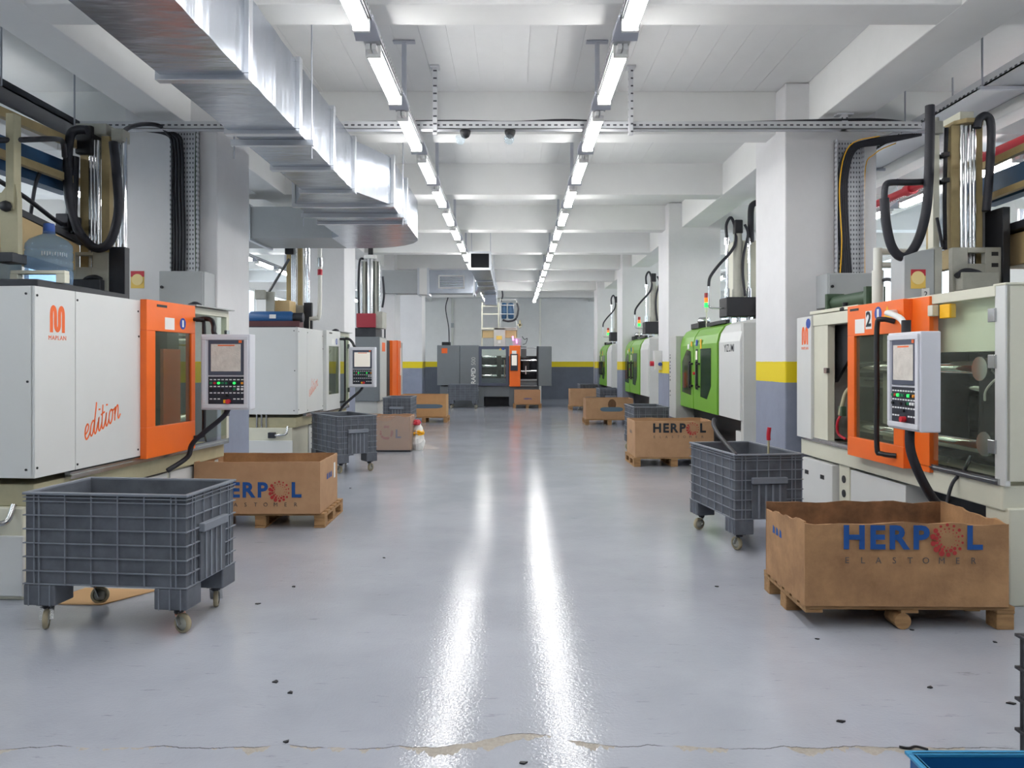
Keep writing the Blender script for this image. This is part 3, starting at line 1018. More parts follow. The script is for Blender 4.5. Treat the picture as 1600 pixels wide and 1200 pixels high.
def white_machine(loc, rz, label, orange, tower_detail):
    t = thing('moulding_machine', label, 'machine', loc, rz)
    door_m = M_ORANGE if orange else M_MWHITE
    # base: plinth, beam, cover panels
    part('plinth', MB().box(-1.55, -0.10, 0.02, 2.75, 0.0, 0.60), M_MBEIGE, t, 0.01)
    part('end_cover', MB().box(-1.55, -0.08, -0.005, 0.02, 0.03, 0.42), M_MWHITE, t, 0.006)
    part('bed_beam', MB().box(-1.5, -0.05, 0.06, 2.75, 0.60, 0.745), M_BEIGED, t, 0.008)
    part('guide_rail', MB().box(-0.045, 0.0, 0.35, 2.75, 0.735, 0.785).box(-0.04, 0.012, 0.35, 2.7, 0.755, 0.765), M_STEEL, t)
    part('base_panel', MB().box(-0.10, -0.085, 0.75, 1.75, 0.08, 0.58), M_MWHITE, t, 0.005)
    part('base_panel', MB().box(-0.10, -0.085, 1.80, 2.7, 0.08, 0.58), M_MWHITE, t, 0.005)
    part('base_seam', MB().box(-0.084, -0.075, 0.72, 1.78, 0.585, 0.60), M_BLACK, t)
    part('hydraulic_line', MB().tube([(-0.35, -0.01, 0.50), (-0.30, -0.05, 0.50), (-0.20, -0.06, 0.51), (-0.16, -0.03, 0.53), (-0.16, 0.02, 0.62)], 0.018, 8), M_STEEL, t)
    part('valve_block', MB().box(-0.42, -0.32, -0.06, 0.0, 0.46, 0.54), M_DARK, t, 0.005)
    for xx in (-0.62, -0.55, -0.48):
        part('drain_pipe', MB().cyl((xx, 0.05, 0.45), (xx, 0.05, 0.795), 0.014, 8), M_STEEL, t)
    # the white body: end sheet and two aisle-side panels
    part('end_panel', MB().box(-1.5, -0.012, 0.0, 0.02, 0.794, 2.04), M_MWHITE, t, 0.004)
    part('side_panel', MB().box(-0.03, 0.0, 0.0, 0.398, 0.794, 2.04), M_MWHITE, t, 0.004)
    part('side_panel', MB().box(-0.03, 0.0, 0.404, 1.20, 0.794, 2.04), M_MWHITE, t, 0.004)
    part('top_cover', MB().box(-1.5, -0.03, 0.02, 1.2, 2.0, 2.035), M_MWHITE, t)
    part('inner_frame', MB().box(-1.45, -0.9, 0.05, 2.7, 0.76, 1.98), M_DARK, t)
    for y, z in ((0.02, 0.86), (0.02, 1.98), (0.42, 1.98), (0.42, 0.83), (1.16, 1.95), (1.16, 0.85), (1.17, 1.75)):
        part('screw', MB().cyl((0.0, y, z), (0.004, y, z), 0.008, 8), M_BLACK, t)
    for x, z in ((-0.06, 1.99), (-0.06, 0.85), (-0.05, 1.42)):
        part('screw', MB().cyl((x, -0.004, z), (x, 0.0, z), 0.008, 8), M_BLACK, t)
    # emblem and lettering on the first panel
    if orange:
        brand_m(t, M_ORLOGO, (0.0, 0.215, 1.745), AY, AZ, 0.155, 0.20)
        lettering('MAPLAN', 0.042, M_ORLOGO, t, (0.0008, 0.215, 1.708), AY, AZ, 0.0, 1.15)
        script_word(t, M_ORLOGO, (0.0, 0.50, 0.99), (0, 0.93, 0.30), (0, -0.30, 0.93), 0.098, 0.014)
    else:
        script_word(t, M_ORLOGO, (0.0, 0.50, 1.02), (0, 0.93, 0.36), (0, -0.36, 0.93), 0.10, 0.008)
    # sliding door with its window
    d0, d1 = 1.19, 1.97
    dx = 0.055
    dr = part('door', MB().box(0.0, dx, d0, d1, 0.77, 1.02).box(0.0, dx, d0, d1, 1.80, 2.05).box(0.0, dx, d0, d0 + 0.13, 1.02, 1.80).box(0.0, dx, d1 - 0.07, d1, 1.02, 1.80), door_m, t, 0.004)
    part('window', MB().box(0.035, 0.041, d0 + 0.13, d1 - 0.07, 1.02, 1.80), G_SMOKE, dr)
    part('slot', MB().box(dx, dx + 0.003, d0 + 0.15, d0 + 0.3, 2.0, 2.02), M_BLACK, dr)
    part('notice', MB().box(dx, dx + 0.002, d0 + 0.27, d0 + 0.42, 1.82, 1.92), M_PAPER, dr)
    part('sign', MB().cyl((dx, d0 + 0.56, 1.88), (dx + 0.002, d0 + 0.56, 1.88), 0.05, 18), M_SIGNB, dr)
    part('sign_figure', MB().box(dx + 0.002, dx + 0.003, d0 + 0.547, d0 + 0.573, 1.85, 1.91), M_PAPER, dr)
    part('grip', MB().tube([(dx, d1 - 0.03, 1.93), (dx + 0.07, d1 - 0.02, 1.92), (dx + 0.08, d1 + 0.0, 1.88), (dx + 0.08, d1, 1.4), (dx + 0.08, d1 + 0.0, 0.94), (dx + 0.06, d1, 0.88), (dx, d1 - 0.03, 0.87)], 0.017, 8, 4), M_BLACK, dr)
    # what shows through the window and the guards
    part('mould_platen', MB().box(-0.5, -0.12, 1.25, 1.62, 0.9, 1.9), M_OLIVE, t)
    part('mould_platen', MB().box(-0.6, -0.2, 1.95, 2.15, 0.9, 1.9), M_DARK, t)
    if orange:
        part('inner_door', MB().box(-0.10, -0.07, 1.66, 1.94, 0.85, 1.66), M_ORANGE, t)
    for zz in (1.0, 1.75):
        part('tie_bar', MB().cyl((-0.35, 1.2, zz), (-0.35, 2.65, zz), 0.05, 12), M_STEEL, t)
    part('top_rail', MB().box(-0.08, 0.0, 1.97, 2.72, 1.99, 2.05), M_MBEIGE, t, 0.004)
    part('guard_window', MB().box(-0.01, -0.003, 1.97, 2.72, 1.55, 1.99), G_GUARD, t)
    part('guard_window', MB().box(-0.01, -0.003, 1.97, 2.72, 0.82, 1.54), G_GUARD, t)
    part('guard_post', MB().box(-0.06, 0.0, 2.70, 2.75, 0.75, 2.05), M_MBEIGE, t, 0.004)
    for zz in (1.05, 1.82):
        part('hinge', MB().box(-0.005, 0.02, 2.66, 2.72, zz - 0.04, zz + 0.04), M_STEEL, t)
    part('shelf_sheet', MB().box(-0.5, 0.06, 1.98, 2.75, 2.055, 2.065), M_GREYP, t)
    part('glove', MB().lathe([(0.0, 0.0), (0.07, 0.0), (0.06, 0.03), (0.02, 0.05), (0, 0.052)], (-0.12, 2.3, 2.065), 10), M_HOSE, t)
    # control panel on its arm
    cx, cyy, cz = -2.475, 6.6, 1.46
    if not orange:
        cyy = 6.45
    M = root_matrix(t).inverted()
    off = Vector((loc[0] - LW[0], loc[1] - LW[1], 0))
    pl = M @ (Vector((cx, cyy, cz)) + off)
    control_panel(t, pl, -rz - math.radians(2), film=orange)
    part('arm', MB().tube([(0.05, d1 + 0.03, 1.93), (0.2, d1 - 0.02, 1.93), (0.3, d1 - 0.15, 1.87), (pl.x - 0.15, pl.y + 0.1, 1.80), (pl.x - 0.1, pl.y + 0.08, 1.75)], 0.022, 8, 4), M_BLACK, t)
    part('cable', MB().tube([(pl.x, pl.y + 0.06, cz - 0.32), (pl.x - 0.06, pl.y + 0.06, cz - 0.40), (pl.x - 0.28, pl.y + 0.0, cz - 0.60), (0.1, 1.75, 0.72), (0.0, 1.6, 0.62)], 0.022, 8), M_HOSE, t)
    # ---- injection tower: coordinates as on the first machine, moved with the machine
    T = Matrix.Translation(Vector(LW)) @ Matrix.Rotation(math.radians(-5), 4, 'Z')
    Ti = T.inverted()
    Y0 = 6.5

    def tp(name, mb, m, bevel=0):
        return part(name, mb.xf(Ti), m, t, bevel)
    x = lambda px: X(px, Y0)
    z = lambda py: Z(py, Y0)
    tp('tower_plate', MB().box(x(130), x(148), Y0 - 0.05, Y0 + 0.06, z(455), z(215)), M_GOLD, 0.004)
    tp('tower_plate', MB().box(x(163), x(176), Y0 - 0.05, Y0 + 0.02, z(455), z(215)), M_GOLD, 0.004)
    for px in (147, 152, 157):
        tp('guide_column', MB().cyl((x(px), Y0 - 0.04, z(460)), (x(px), Y0 - 0.04, z(222)), 0.022, 12), M_STEEL)
    tp('side_rod', MB().cyl((x(184), Y0, z(400)), (x(184), Y0, z(220)), 0.018, 10), M_CHROME)
    tp('side_rod', MB().cyl((x(192), Y0 + 0.02, z(400)), (x(192), Y0 + 0.02, z(215)), 0.025, 10), M_CHROME)
    tp('rod_head', MB().box(x(178), x(196), Y0 - 0.05, Y0 + 0.08, z(222), z(203)), M_PLATE, 0.008)
    tp('drive_motor', MB().box(x(127), x(153), Y0 - 0.1, Y0 + 0.1, z(245), z(201)), M_BLACK, 0.012)
    tp('top_bracket', MB().box(x(124), x(172), Y0 - 0.06, Y0 + 0.08, z(213), z(196)), M_PLATE, 0.005)
    # carriage plate with its window
    cp = MB()
    yA, yB = Y0 - 0.16, Y0 - 0.10
    cp.box(x(115), x(135), yA, yB, z(472), z(398)).box(x(161), x(185), yA, yB, z(472), z(398))
    cp.box(x(135), x(161), yA, yB, z(403), z(398)).box(x(135), x(161), yA, yB, z(472), z(421))
    c = tp('carriage_plate', cp, M_PLATE, 0.004)
    for py in (406, 420):
        part('slot', MB().box(x(119), x(128), yA - 0.003, yA, z(py + 5), z(py)).xf(Ti), M_BLACK, c)
    tp('carriage_edge', MB().box(x(186), x(210), yA, yB + 0.02, z(472), z(390)), M_DARK, 0.004)
    tp('nozzle_housing', MB().box(x(128), x(180), Y0 - 0.24, Y0 - 0.165, z(474), z(441)), M_DARK, 0.006)
    tp('clamp_arch', MB().tube([P(127, 448, Y0 - 0.2), P(135, 436, Y0 - 0.2), P(148, 433, Y0 - 0.2), P(158, 437, Y0 - 0.2)], 0.02, 8), M_DARK)
    if not orange:
        tp('barrel_cover', MB().box(X(36, 5.9), X(100, 5.9), 5.9, 6.3, 2.14, 2.50), M_TAN, 0.006)
        tp('post_plate', MB().box(X(20, 5.8), X(46, 5.8), 5.78, 5.83, 2.10, 2.62), M_PLATE, 0.004)
        tp('motor_block', MB().box(X(-10, 5.8), X(22, 5.8), 5.7, 5.78, 2.50, 2.64), M_PLATE, 0.008)
        tp('brace', MB().bar(P(28, 360, 5.9), P(118, 250, 6.2), 0.03, 0.03), M_DARK)
        tp('deck_plate', MB().box(-4.2, -3.16, 5.1, 6.3, 2.045, 2.06), M_DARK, 0.003)
        return t
    hose = [(136, 203), (120, 203), (110, 212), (106, 250), (108, 310), (120, 355), (140, 382), (157, 388), (174, 374), (185, 330), (183, 280), (177, 222)]
    tp('hose', MB().tube([P(px, py, Y0 - 0.22) for px, py in hose], 0.036, 10), M_HOSE)
    if tower_detail:
        tp('hose', MB().tube([P(115, 245, Y0 - 0.1), P(113, 300, Y0 - 0.1), P(112, 340, Y0 - 0.1), P(118, 365, Y0 - 0.1)], 0.045, 10), M_HOSE)
        tp('hose', MB().tube([P(190, 212, Y0), P(200, 200, Y0 + .3), P(225, 194, Y0 + .8), P(250, 197, Y0 + 1.1), P(266, 212, Y0 + 1.3)], 0.02, 8), M_HOSE)
    # horizontal frame of the injection unit and its covers
    tp('frame_beam', MB().bar((-3.93, 4.4, 3.10), (-3.80, 6.55, 3.10), 0.12, 0.26), M_BLUE)
    tp('frame_beam', MB().bar((-3.75, 5.2, 3.06), (-3.66, 6.5, 3.06), 0.05, 0.06), M_GOLD)
    if orange:
        tp('frame_beam', MB().bar((-3.75, 5.2, 3.36), (-3.66, 6.4, 3.36), 0.05, 0.07), M_GOLD)
    tp('post', MB().box(X(16, 5.3), X(29, 5.3), 5.25, 5.33, Z(330, 5.3), Z(180, 5.3)), M_BEIGED, 0.004)
    tp('post_plate', MB().prism([(X(-20, 5.3), Z(303, 5.3)), (X(8, 5.3), Z(303, 5.3)), (X(18, 5.3), Z(290, 5.3)), (X(30, 5.3), Z(290, 5.3)), (X(33, 5.3), Z(312, 5.3)), (X(34, 5.3), Z(398, 5.3)), (X(7, 5.3), Z(398, 5.3)), (X(6, 5.3), Z(340, 5.3)), (X(-20, 5.3), Z(335, 5.3))], 'xz', 5.26, 5.31), M_BEIGED)
    tp('knob', MB().lathe([(0.0, -0.05), (0.03, -0.05), (0.04, -0.02), (0.035, 0.0)], (X(18, 5.3), 5.26, Z(325, 5.3)), 8, 'y'), M_BLACK)
    tp('post_foot', MB().box(X(4, 5.3), X(34, 5.3), 5.2, 5.36, Z(412, 5.3), Z(397, 5.3)), M_DARK, 0.004)
    tp('hydraulic_hose', MB().tube([P(-10, 218, 5.2), P(10, 219, 5.25), P(50, 218, 5.4), P(85, 217, 5.6), P(98, 222, 5.8), P(101, 245, 5.9)], 0.02, 8), M_DARK)
    tp('barrel_cover', MB().prism([(5.35, 2.36), (6.42, 2.30), (6.42, 2.52), (5.35, 2.66)], 'yz', -3.95, -3.62), M_TAN, 0.006)
    tp('barrel_rail', MB().bar((-3.72, 5.2, 2.71), (-3.68, 6.45, 2.55), 0.16, 0.05), M_DARK)
    tp('hydraulic_hose', MB().tube([(-3.72, 5.3, 2.9), (-3.70, 5.8, 2.80), (-3.68, 6.2, 2.68), (-3.66, 6.45, 2.66)], 0.018, 8), M_DARK)
    tp('strap', MB().tube([P(62, 270, 6.0), P(55, 290, 6.0), P(50, 320, 6.0), P(46, 350, 6.0)], 0.014, 6), M_DARK)
    tp('motor_block', MB().box(X(92, 6.3), X(112, 6.3), 6.25, 6.45, Z(358, 6.3), Z(335, 6.3)), M_DARK, 0.008)
    tp('backing_plate', MB().box(X(109, 6.45), X(118, 6.45), 6.35, 6.45, Z(470, 6.45), Z(340, 6.45)), M_BLACK)
    # top deck
    tp('deck_plate', MB().box(-4.2, -3.16, 5.1, 6.3, 2.045, 2.10), M_DARK, 0.006)
    tp('eye_bolt', MB().tube([(-3.52 + 0.035 * math.cos(a), 5.1, 2.145 + 0.035 * math.sin(a)) for a in [k * math.pi / 6 for k in range(13)]], 0.011, 6, 1), M_BLACK)
    tp('pump_block', MB().box(-4.1, -3.58, 5.2, 5.6, 2.10, 2.27), M_PLATE, 0.006)
    return t


white_machine(LW, math.radians(-5), 'white moulding machine with an orange sliding door and orange round-legged emblem', True, True)
white_machine((-3.07, 10.96, 0), math.radians(-3), 'all-white moulding machine with white door behind the grey-based column', False, False)

# bottle and its stand on the first white machine
t = thing('bottle_stand', 'beige steel frame holding the water bottle on the white machine', 'stand', (-3.45, 5.34, 2.10))
for x0, x1, y0, y1 in ((0.27, 0.33, 0, 0.06), (-0.05, 0.0, 0, 0.06)):
    part('leg', MB().box(x0, x1, y0, y1, 0, 0.06), M_MBEIGE, t)
part('top_frame', MB().box(-0.05, 0.33, 0, 0.06, 0.06, 0.085), M_MBEIGE, t, 0.004)
t = thing('water_bottle', 'large blue-tinted plastic water bottle with blue cap on the white machine', 'bottle', (-3.385, 5.60, 2.10))
R = 0.155
prof = [(0.0, 0.0), (R * 0.93, 0.0), (R * 0.98, 0.015), (R, 0.06), (R, 0.11), (R * 0.94, 0.118), (R, 0.128), (R, 0.175), (R * 0.94, 0.184), (R, 0.194), (R, 0.245), (R * 0.94, 0.254), (R, 0.264), (R * 0.97, 0.30), (R * 0.8, 0.335), (R * 0.5, 0.36), (R * 0.28, 0.375), (R * 0.25, 0.40)]
part('body', MB().lathe(prof, n=28), G_BOTTLE, t)
part('cap', MB().lathe([(0.0, 0.455), (0.034, 0.455), (0.038, 0.445), (0.04, 0.385), (0.0, 0.385)], n=18), M_CAP, t)
lab_b = MB()
for k in range(11):
    a = math.radians(-75 + k * 6)
    lab_b.bar((R * 1.004 * math.cos(a), R * 1.004 * math.sin(a), 0.205 + 0.006 * (k % 2)), (R * 1.004 * math.cos(a), R * 1.004 * math.sin(a), 0.235), 0.008, 0.001)
part('print_marks', lab_b, M_PAPER, t)

# ------------------------------------------------------------------ machine numbered 2
RW = (3.11, 4.90, 0.0)
RR = math.radians(2.5)
t = thing('moulding_machine', 'beige moulding machine with orange door numbered 2 and clear guard', 'machine', RW, RR)
part('end_guard', MB().box(0.0, 1.3, -0.05, 0.0, 0.79, 2.035), M_MBEIGE, t, 0.006)
part('end_guard_lid', MB().box(-0.01, 1.3, -0.06, 0.06, 2.035, 2.05), M_MBEIGE, t, 0.004)
part('guard_stile', MB().box(-0.005, 0.03, -0.05, 0.05, 0.76, 2.05), M_MWHITE, t, 0.004)
part('latch_plate', MB().box(0.30, 0.38, -0.056, -0.05, 1.05, 1.12), M_PAPER, t)
for zz in (1.0, 1.55, 1.85):
    part('hinge', MB().box(-0.02, 0.0, 0.03, 0.10, zz - 0.045, zz + 0.045), M_STEEL, t, 0.004)
part('guard_window', MB().box(0.0, 0.006, 0.05, 0.73, 0.83, 1.97), G_GUARD, t)
part('top_rail', MB().box(-0.01, 0.08, 0.04, 1.10, 1.97, 2.04), M_MBEIGE, t, 0.004)
part('lower_rail', MB().box(-0.02, 0.05, 0.0, 3.0, 0.76, 0.80).box(-0.03, -0.02, 0.02, 3.0, 0.775, 0.785), M_STEEL, t)
# bed beam, posts, base covers
part('bed_beam', MB().box(0.0, 1.2, -0.02, 3.05, 0.60, 0.76), M_MBEIGE, t, 0.01)
part('base_post', MB().box(0.02, 0.22, -0.05, 0.18, 0.0, 0.62), M_MBEIGE, t, 0.01)
part('base_core', MB().box(0.25, 1.2, 0.1, 3.0, 0.02, 0.60), M_DARK, t)
part('base_cover', MB().box(0.03, 0.25, 1.15, 2.05, 0.05, 0.575), M_MWHITE, t, 0.006)
part('vent_post', MB().box(0.02, 0.26, 2.05, 2.25, 0.0, 0.60), M_MBEIGE, t, 0.006)
for zz in (0.34, 0.47):
    part('vent_hole', MB().cyl((0.021, 2.15, zz), (0.014, 2.15, zz), 0.035, 14), M_BLACK, t)
part('base_cabinet', MB().box(-0.03, 0.3, 2.28, 2.95, 0.05, 0.58), M_MWHITE, t, 0.006)
for yy in (2.45, 2.8):
    part('grip_slot', MB().box(-0.033, -0.029, yy, yy + 0.08, 0.42, 0.46), M_BLACK, t)
part('levelling_foot', MB().cyl((0.1, 0.05, 0.0), (0.1, 0.05, 0.03), 0.07, 14), M_STEEL, t)
# interior
part('inner_frame', MB().box(0.55, 1.2, 0.05, 3.0, 0.76, 1.98), M_BLACK, t)
part('inner_top', MB().box(0.1, 0.56, 0.05, 1.0, 1.62, 1.98), M_MBEIGE, t)
part('mould_block', MB().box(0.22, 0.55, 0.12, 0.55, 0.85, 1.62), M_BLACK, t, 0.01)
part('mould_block', MB().box(0.18, 0.55, 1.15, 1.45, 0.85, 1.85), M_DARK, t, 0.01)
part('mould_block', MB().box(0.3, 0.55, 1.6, 2.0, 0.85, 1.85), M_PLATE, t, 0.01)
for zz, xx in ((1.50, 0.25), (0.95, 0.25), (1.35, 0.42)):
    part('tie_bar', MB().cyl((xx, 0.35, zz), (xx, 2.9, zz), 0.055, 16), M_CHROME, t)
part('tie_nut', MB().cyl((0.16, 0.45, 1.50), (0.26, 0.45, 1.50), 0.085, 18), M_STEEL, t)
part('tie_nut', MB().cyl((0.16, 0.40, 0.98), (0.26, 0.40, 0.98), 0.085, 18), M_STEEL, t)
part('cable', MB().tube([(0.12, 0.10, 1.45), (0.14, 0.25, 1.43), (0.16, 0.38, 1.35), (0.18, 0.42, 1.28)], 0.008, 6), M_WHITEP, t)
part('cable', MB().tube([(0.08, 0.42, 0.9), (0.04, 0.43, 0.8), (-0.04, 0.44, 0.7), (-0.10, 0.42, 0.52), (-0.14, 0.40, 0.32)], 0.012, 6), M_HOSE, t)
part('drop_strip', MB().bar((-0.11, 0.41, 0.48), (-0.15, 0.38, 0.25), 0.05, 0.012), M_BLACK, t)
# orange fixed frame, orange sliding door
part('fixed_frame', MB().box(-0.03, 0.04, 0.73, 1.02, 0.735, 2.03), M_ORANGE, t, 0.004)
part('limit_switch', MB().box(-0.01, 0.04, 0.52, 0.64, 1.86, 1.96), M_SIGN, t, 0.005)
part('limit_switch', MB().box(-0.05, 0.0, 0.66, 0.72, 1.88, 1.96), M_MBEIGE, t, 0.005)
d0, d1, dx = 0.95, 1.84, -0.10
dr = part('door', MB().box(dx, dx + 0.05, d0, d1, 0.735, 0.90).box(dx, dx + 0.05, d0, d1, 1.77, 2.03).box(dx, dx + 0.05, d0, d0 + 0.14, 0.90, 1.77).box(dx, dx + 0.05, d1 - 0.12, d1, 0.90, 1.77).box(dx + 0.05, -0.02, d0, d0 + 0.03, 0.735, 2.03), M_ORANGE, t, 0.004)
part('window', MB().box(dx + 0.02, dx + 0.026, d0 + 0.14, d1 - 0.12, 0.90, 1.77), G_SMOKE, dr)
part('notice', MB().box(dx - 0.002, dx, d1 - 0.30, d1 - 0.14, 1.79, 1.91), M_PAPER, dr)
part('number_plate', MB().box(dx - 0.002, dx, d1 - 0.42, d1 - 0.32, 1.82, 1.97), M_PAPER, dr)
lettering('2', 0.17, M_INKD, dr, (dx - 0.003, d1 - 0.37, 1.895), BY, AZ, 0.03)
part('sign', MB().cyl((dx, d1 - 0.52, 1.94), (dx - 0.002, d1 - 0.52, 1.94), 0.055, 20), M_SIGNB, dr)
part('sign_figure', MB().box(dx - 0.004, dx - 0.002, d1 - 0.535, d1 - 0.505, 1.90, 1.975), M_PAPER, dr)
part('warning_sign', MB().prism([(d1 - 0.72, 1.89), (d1 - 0.60, 1.89), (d1 - 0.66, 1.99)], 'yz', dx - 0.002, dx), M_SIGN, dr)
part('slot', MB().box(dx - 0.003, dx, d1 - 0.2, d1 - 0.05, 1.985, 2.005), M_BLACK, dr)
part('grip', MB().tube([(dx, d0 + 0.12, 1.86), (dx - 0.08, d0 + 0.16, 1.88), (dx - 0.10, d0 + 0.20, 1.82), (dx - 0.10, d0 + 0.20, 1.3), (dx - 0.10, d0 + 0.20, 0.88), (dx - 0.08, d0 + 0.17, 0.83), (dx, d0 + 0.10, 0.82)], 0.02, 8, 4), M_BLACK, dr)
# far end: open bay, beige post, emblem panel
part('bay_rail', MB().box(-0.02, 0.08, 1.8, 2.72, 1.90, 2.01), M_MBEIGE, t, 0.004)
part('bay_post', MB().box(-0.01, 0.06, 2.42, 2.72, 0.78, 1.93), M_MBEIGE, t, 0.004)
part('bay_plate', MB().prism([(2.2, 1.90), (2.5, 1.90), (2.5, 1.35), (2.2, 1.6)], 'yz', 0.1, 0.13), M_DARK, t)
part('latch', MB().box(-0.03, 0.0, 2.40, 2.46, 1.44, 1.49), M_STEEL, t)
part('oil_line', MB().tube([(0.05, 1.95, 1.32), (0.04, 2.05, 1.32), (0.02, 2.12, 1.26), (0.0, 2.14, 1.16), (-0.01, 2.17, 1.06)], 0.018, 8), M_BEIGED, t)
part('oil_valve', MB().box(-0.02, 0.03, 2.12, 2.19, 1.05, 1.14), M_OLIVE, t, 0.008)
part('oil_hose', MB().tube([(0.0, 2.17, 1.06), (-0.02, 2.20, 0.98), (0.0, 2.22, 0.88), (0.03, 2.14, 0.84)], 0.012, 6), M_RED, t)
part('emblem_panel', MB().box(-0.04, 0.4, 2.72, 3.06, 0.78, 2.0), M_MWHITE, t, 0.006)
brand_m(t, M_ORLOGO, (-0.04, 2.86, 1.72), BY, AZ, 0.155, 0.20)
lettering('MAPLAN', 0.042, M_ORLOGO, t, (-0.0408, 2.86, 1.683), BY, AZ, 0.0, 1.0)
part('sign', MB().cyl((-0.04, 2.78, 1.93), (-0.043, 2.78, 1.93), 0.05, 18), M_SIGNB, t)
# top equipment at the far end
part('green_cylinder', MB().cyl((0.25, 2.02, 2.14), (0.25, 2.85, 2.14), 0.065, 14), M_OLIVE, t)
for yy in (2.02, 2.80):
    part('cylinder_flange', MB().box(0.16, 0.34, yy, yy + 0.05, 2.06, 2.23), M_OLIVE, t, 0.005)
part('cylinder_shelf', MB().box(0.05, 0.5, 1.95, 2.95, 2.03, 2.06), M_MBEIGE, t)
part('valve', MB().lathe([(0.0, 0.0), (0.05, 0.0), (0.05, 0.03), (0.025, 0.04), (0.025, 0.08), (0.0, 0.08)], (0.08, 2.25, 2.02), 12), M_BLACK, t)
part('white_pipe', MB().cyl((0.22, 1.93, 2.03), (0.22, 1.93, 2.36), 0.05, 14).cyl((0.22, 1.93, 2.36), (0.22, 1.93, 2.56), 0.038, 14).cyl((0.22, 1.93, 2.53), (0.52, 1.93, 2.53), 0.028, 12).cyl((0.22, 1.93, 2.41), (0.52, 1.93, 2.41), 0.028, 12), M_WHITEP, t)
part('cable', MB().tube([(0.30, 2.25, 2.10), (0.32, 2.1, 2.22), (0.25, 1.9, 2.27), (0.22, 1.7, 2.25), (0.18, 1.5, 2.15), (0.15, 1.45, 2.05)], 0.016, 8), M_HOSE, t)
# grey side box with sticker and number slip (faces the camera)
Yg = 6.0
sb = part('side_box', MB().prism([(X(1413, Yg), Z(476, Yg)), (X(1460, Yg), Z(476, Yg)), (X(1460, Yg), Z(388, Yg)), (X(1440, Yg), Z(391, Yg)), (X(1413, Yg), Z(400, Yg))], 'xz', Yg, Yg + 0.22), M_GREYP, t, 0.006, world=True)
part('side_box_edge', MB().box(X(1460, Yg) + 0.002, X(1472, Yg), Yg - 0.0, Yg + 0.1, Z(476, Yg), Z(386, Yg)), M_PLATE, t, world=True)
part('sticker', MB().box(X(1423, Yg), X(1446, Yg), Yg - 0.003, Yg, Z(451, Yg), Z(421, Yg)), M_YELLOW, t, world=True)
part('sticker_top', MB().box(X(1423, Yg), X(1446, Yg), Yg - 0.004, Yg - 0.003, Z(431, Yg), Z(421, Yg)), M_RED, t, world=True)
part('sticker_disc', MB().cyl((X(1434, Yg), Yg - 0.003, Z(434, Yg)), (X(1434, Yg), Yg - 0.006, Z(434, Yg)), 0.052, 20), M_DISC, t, world=True)
part('number_slip', MB().box(X(1440, Yg), X(1452, Yg), Yg - 0.003, Yg, Z(470, Yg), Z(450, Yg)), M_PAPER, t, world=True)
o = lettering('2', 0.06, M_INKD, t, root_matrix(t).inverted() @ Vector((X(1446, Yg), Yg - 0.005, Z(460, Yg))), root_matrix(t).inverted().to_3x3() @ Vector((1, 0, 0)), AZ)
# tower
Y0 = 6.2
x = lambda px: X(px, Y0)
z = lambda py: Z(py, Y0)


def tp(name, mb, m, bevel=0):
    return part(name, mb, m, t, bevel, world=True)


tp('tower_plate', MB().box(x(1483), x(1496), Y0 - 0.03, Y0 + 0.35, z(420), z(197)), M_GOLD, 0.004)
tp('tower_plate', MB().box(x(1521), x(1532), Y0 - 0.03, Y0 + 0.35, z(420), z(197)), M_GOLD, 0.004)
for px, r, m in ((1499.5, 0.02, M_STEEL), (1506, 0.022, M_CHROME), (1513, 0.02, M_STEEL), (1518, 0.016, M_CHROME)):
    tp('guide_column', MB().cyl((x(px), Y0 - 0.03, z(425)), (x(px), Y0 - 0.03, z(197)), r, 12), m)
tp('top_cap', MB().prism([(x(1488), Y0 - 0.02), (x(1499), Y0 - 0.10), (x(1525), Y0 - 0.10), (x(1534), Y0 - 0.02), (x(1534), Y0 + 0.35), (x(1488), Y0 + 0.35)], 'xy', z(197), z(190)), M_GOLD, 0.004)
tp('top_block', MB().box(x(1500), x(1522), Y0 + 0.0, Y0 + 0.3, z(190), z(174)), M_MBEIGE, 0.005)
tp('side_rail', MB().box(x(1456), x(1466), Y0 - 0.02, Y0 + 0.06, z(392), z(195)), M_MBEIGE, 0.004)
tp('side_rail', MB().box(x(1467), x(1477), Y0, Y0 + 0.05, z(392), z(198)), M_STEEL, 0.004)
tp('side_hose', MB().tube([P(1479, 200, Y0), P(1477, 260, Y0), P(1476, 320, Y0), P(1477, 390, Y0)], 0.016, 8), M_HOSE)
tp('side_hose', MB().tube([P(1464, 340, Y0 - .05), P(1469, 365, Y0 - .05), P(1473, 390, Y0 - .05)], 0.012, 8), M_HOSE)
for py in (243, 283):
    tp('clip', MB().box(x(1468), x(1478), Y0 - 0.06, Y0 - 0.02, z(py + 4), z(py - 3)), M_BLACK, 0.004)
tp('rail_head', MB().box(x(1453), x(1468), Y0 - 0.06, Y0 + 0.08, z(212), z(192)).cyl((x(1463), Y0, z(193)), (x(1463), Y0, z(184)), 0.02, 10), M_PLATE, 0.008)
cp = MB()
yA, yB = Y0 - 0.16, Y0 - 0.10
cp.box(x(1471), x(1494), yA, yB, z(462), z(391)).box(x(1521), x(1545), yA, yB, z(462), z(391))
cp.box(x(1494), x(1521), yA, yB, z(399), z(391)).box(x(1494), x(1521), yA, yB, z(462), z(416))
c = tp('carriage_plate', cp, M_PLATE, 0.004)
for py in (398, 415):
    part('slot', MB().box(x(1530), x(1540), yA - 0.003, yA, z(py + 6), z(py)), M_BLACK, c, world=True)
tp('nozzle_housing', MB().box(x(1474), x(1530), Y0 - 0.26, Y0 - 0.16, z(458), z(431)), M_PLATE, 0.006)
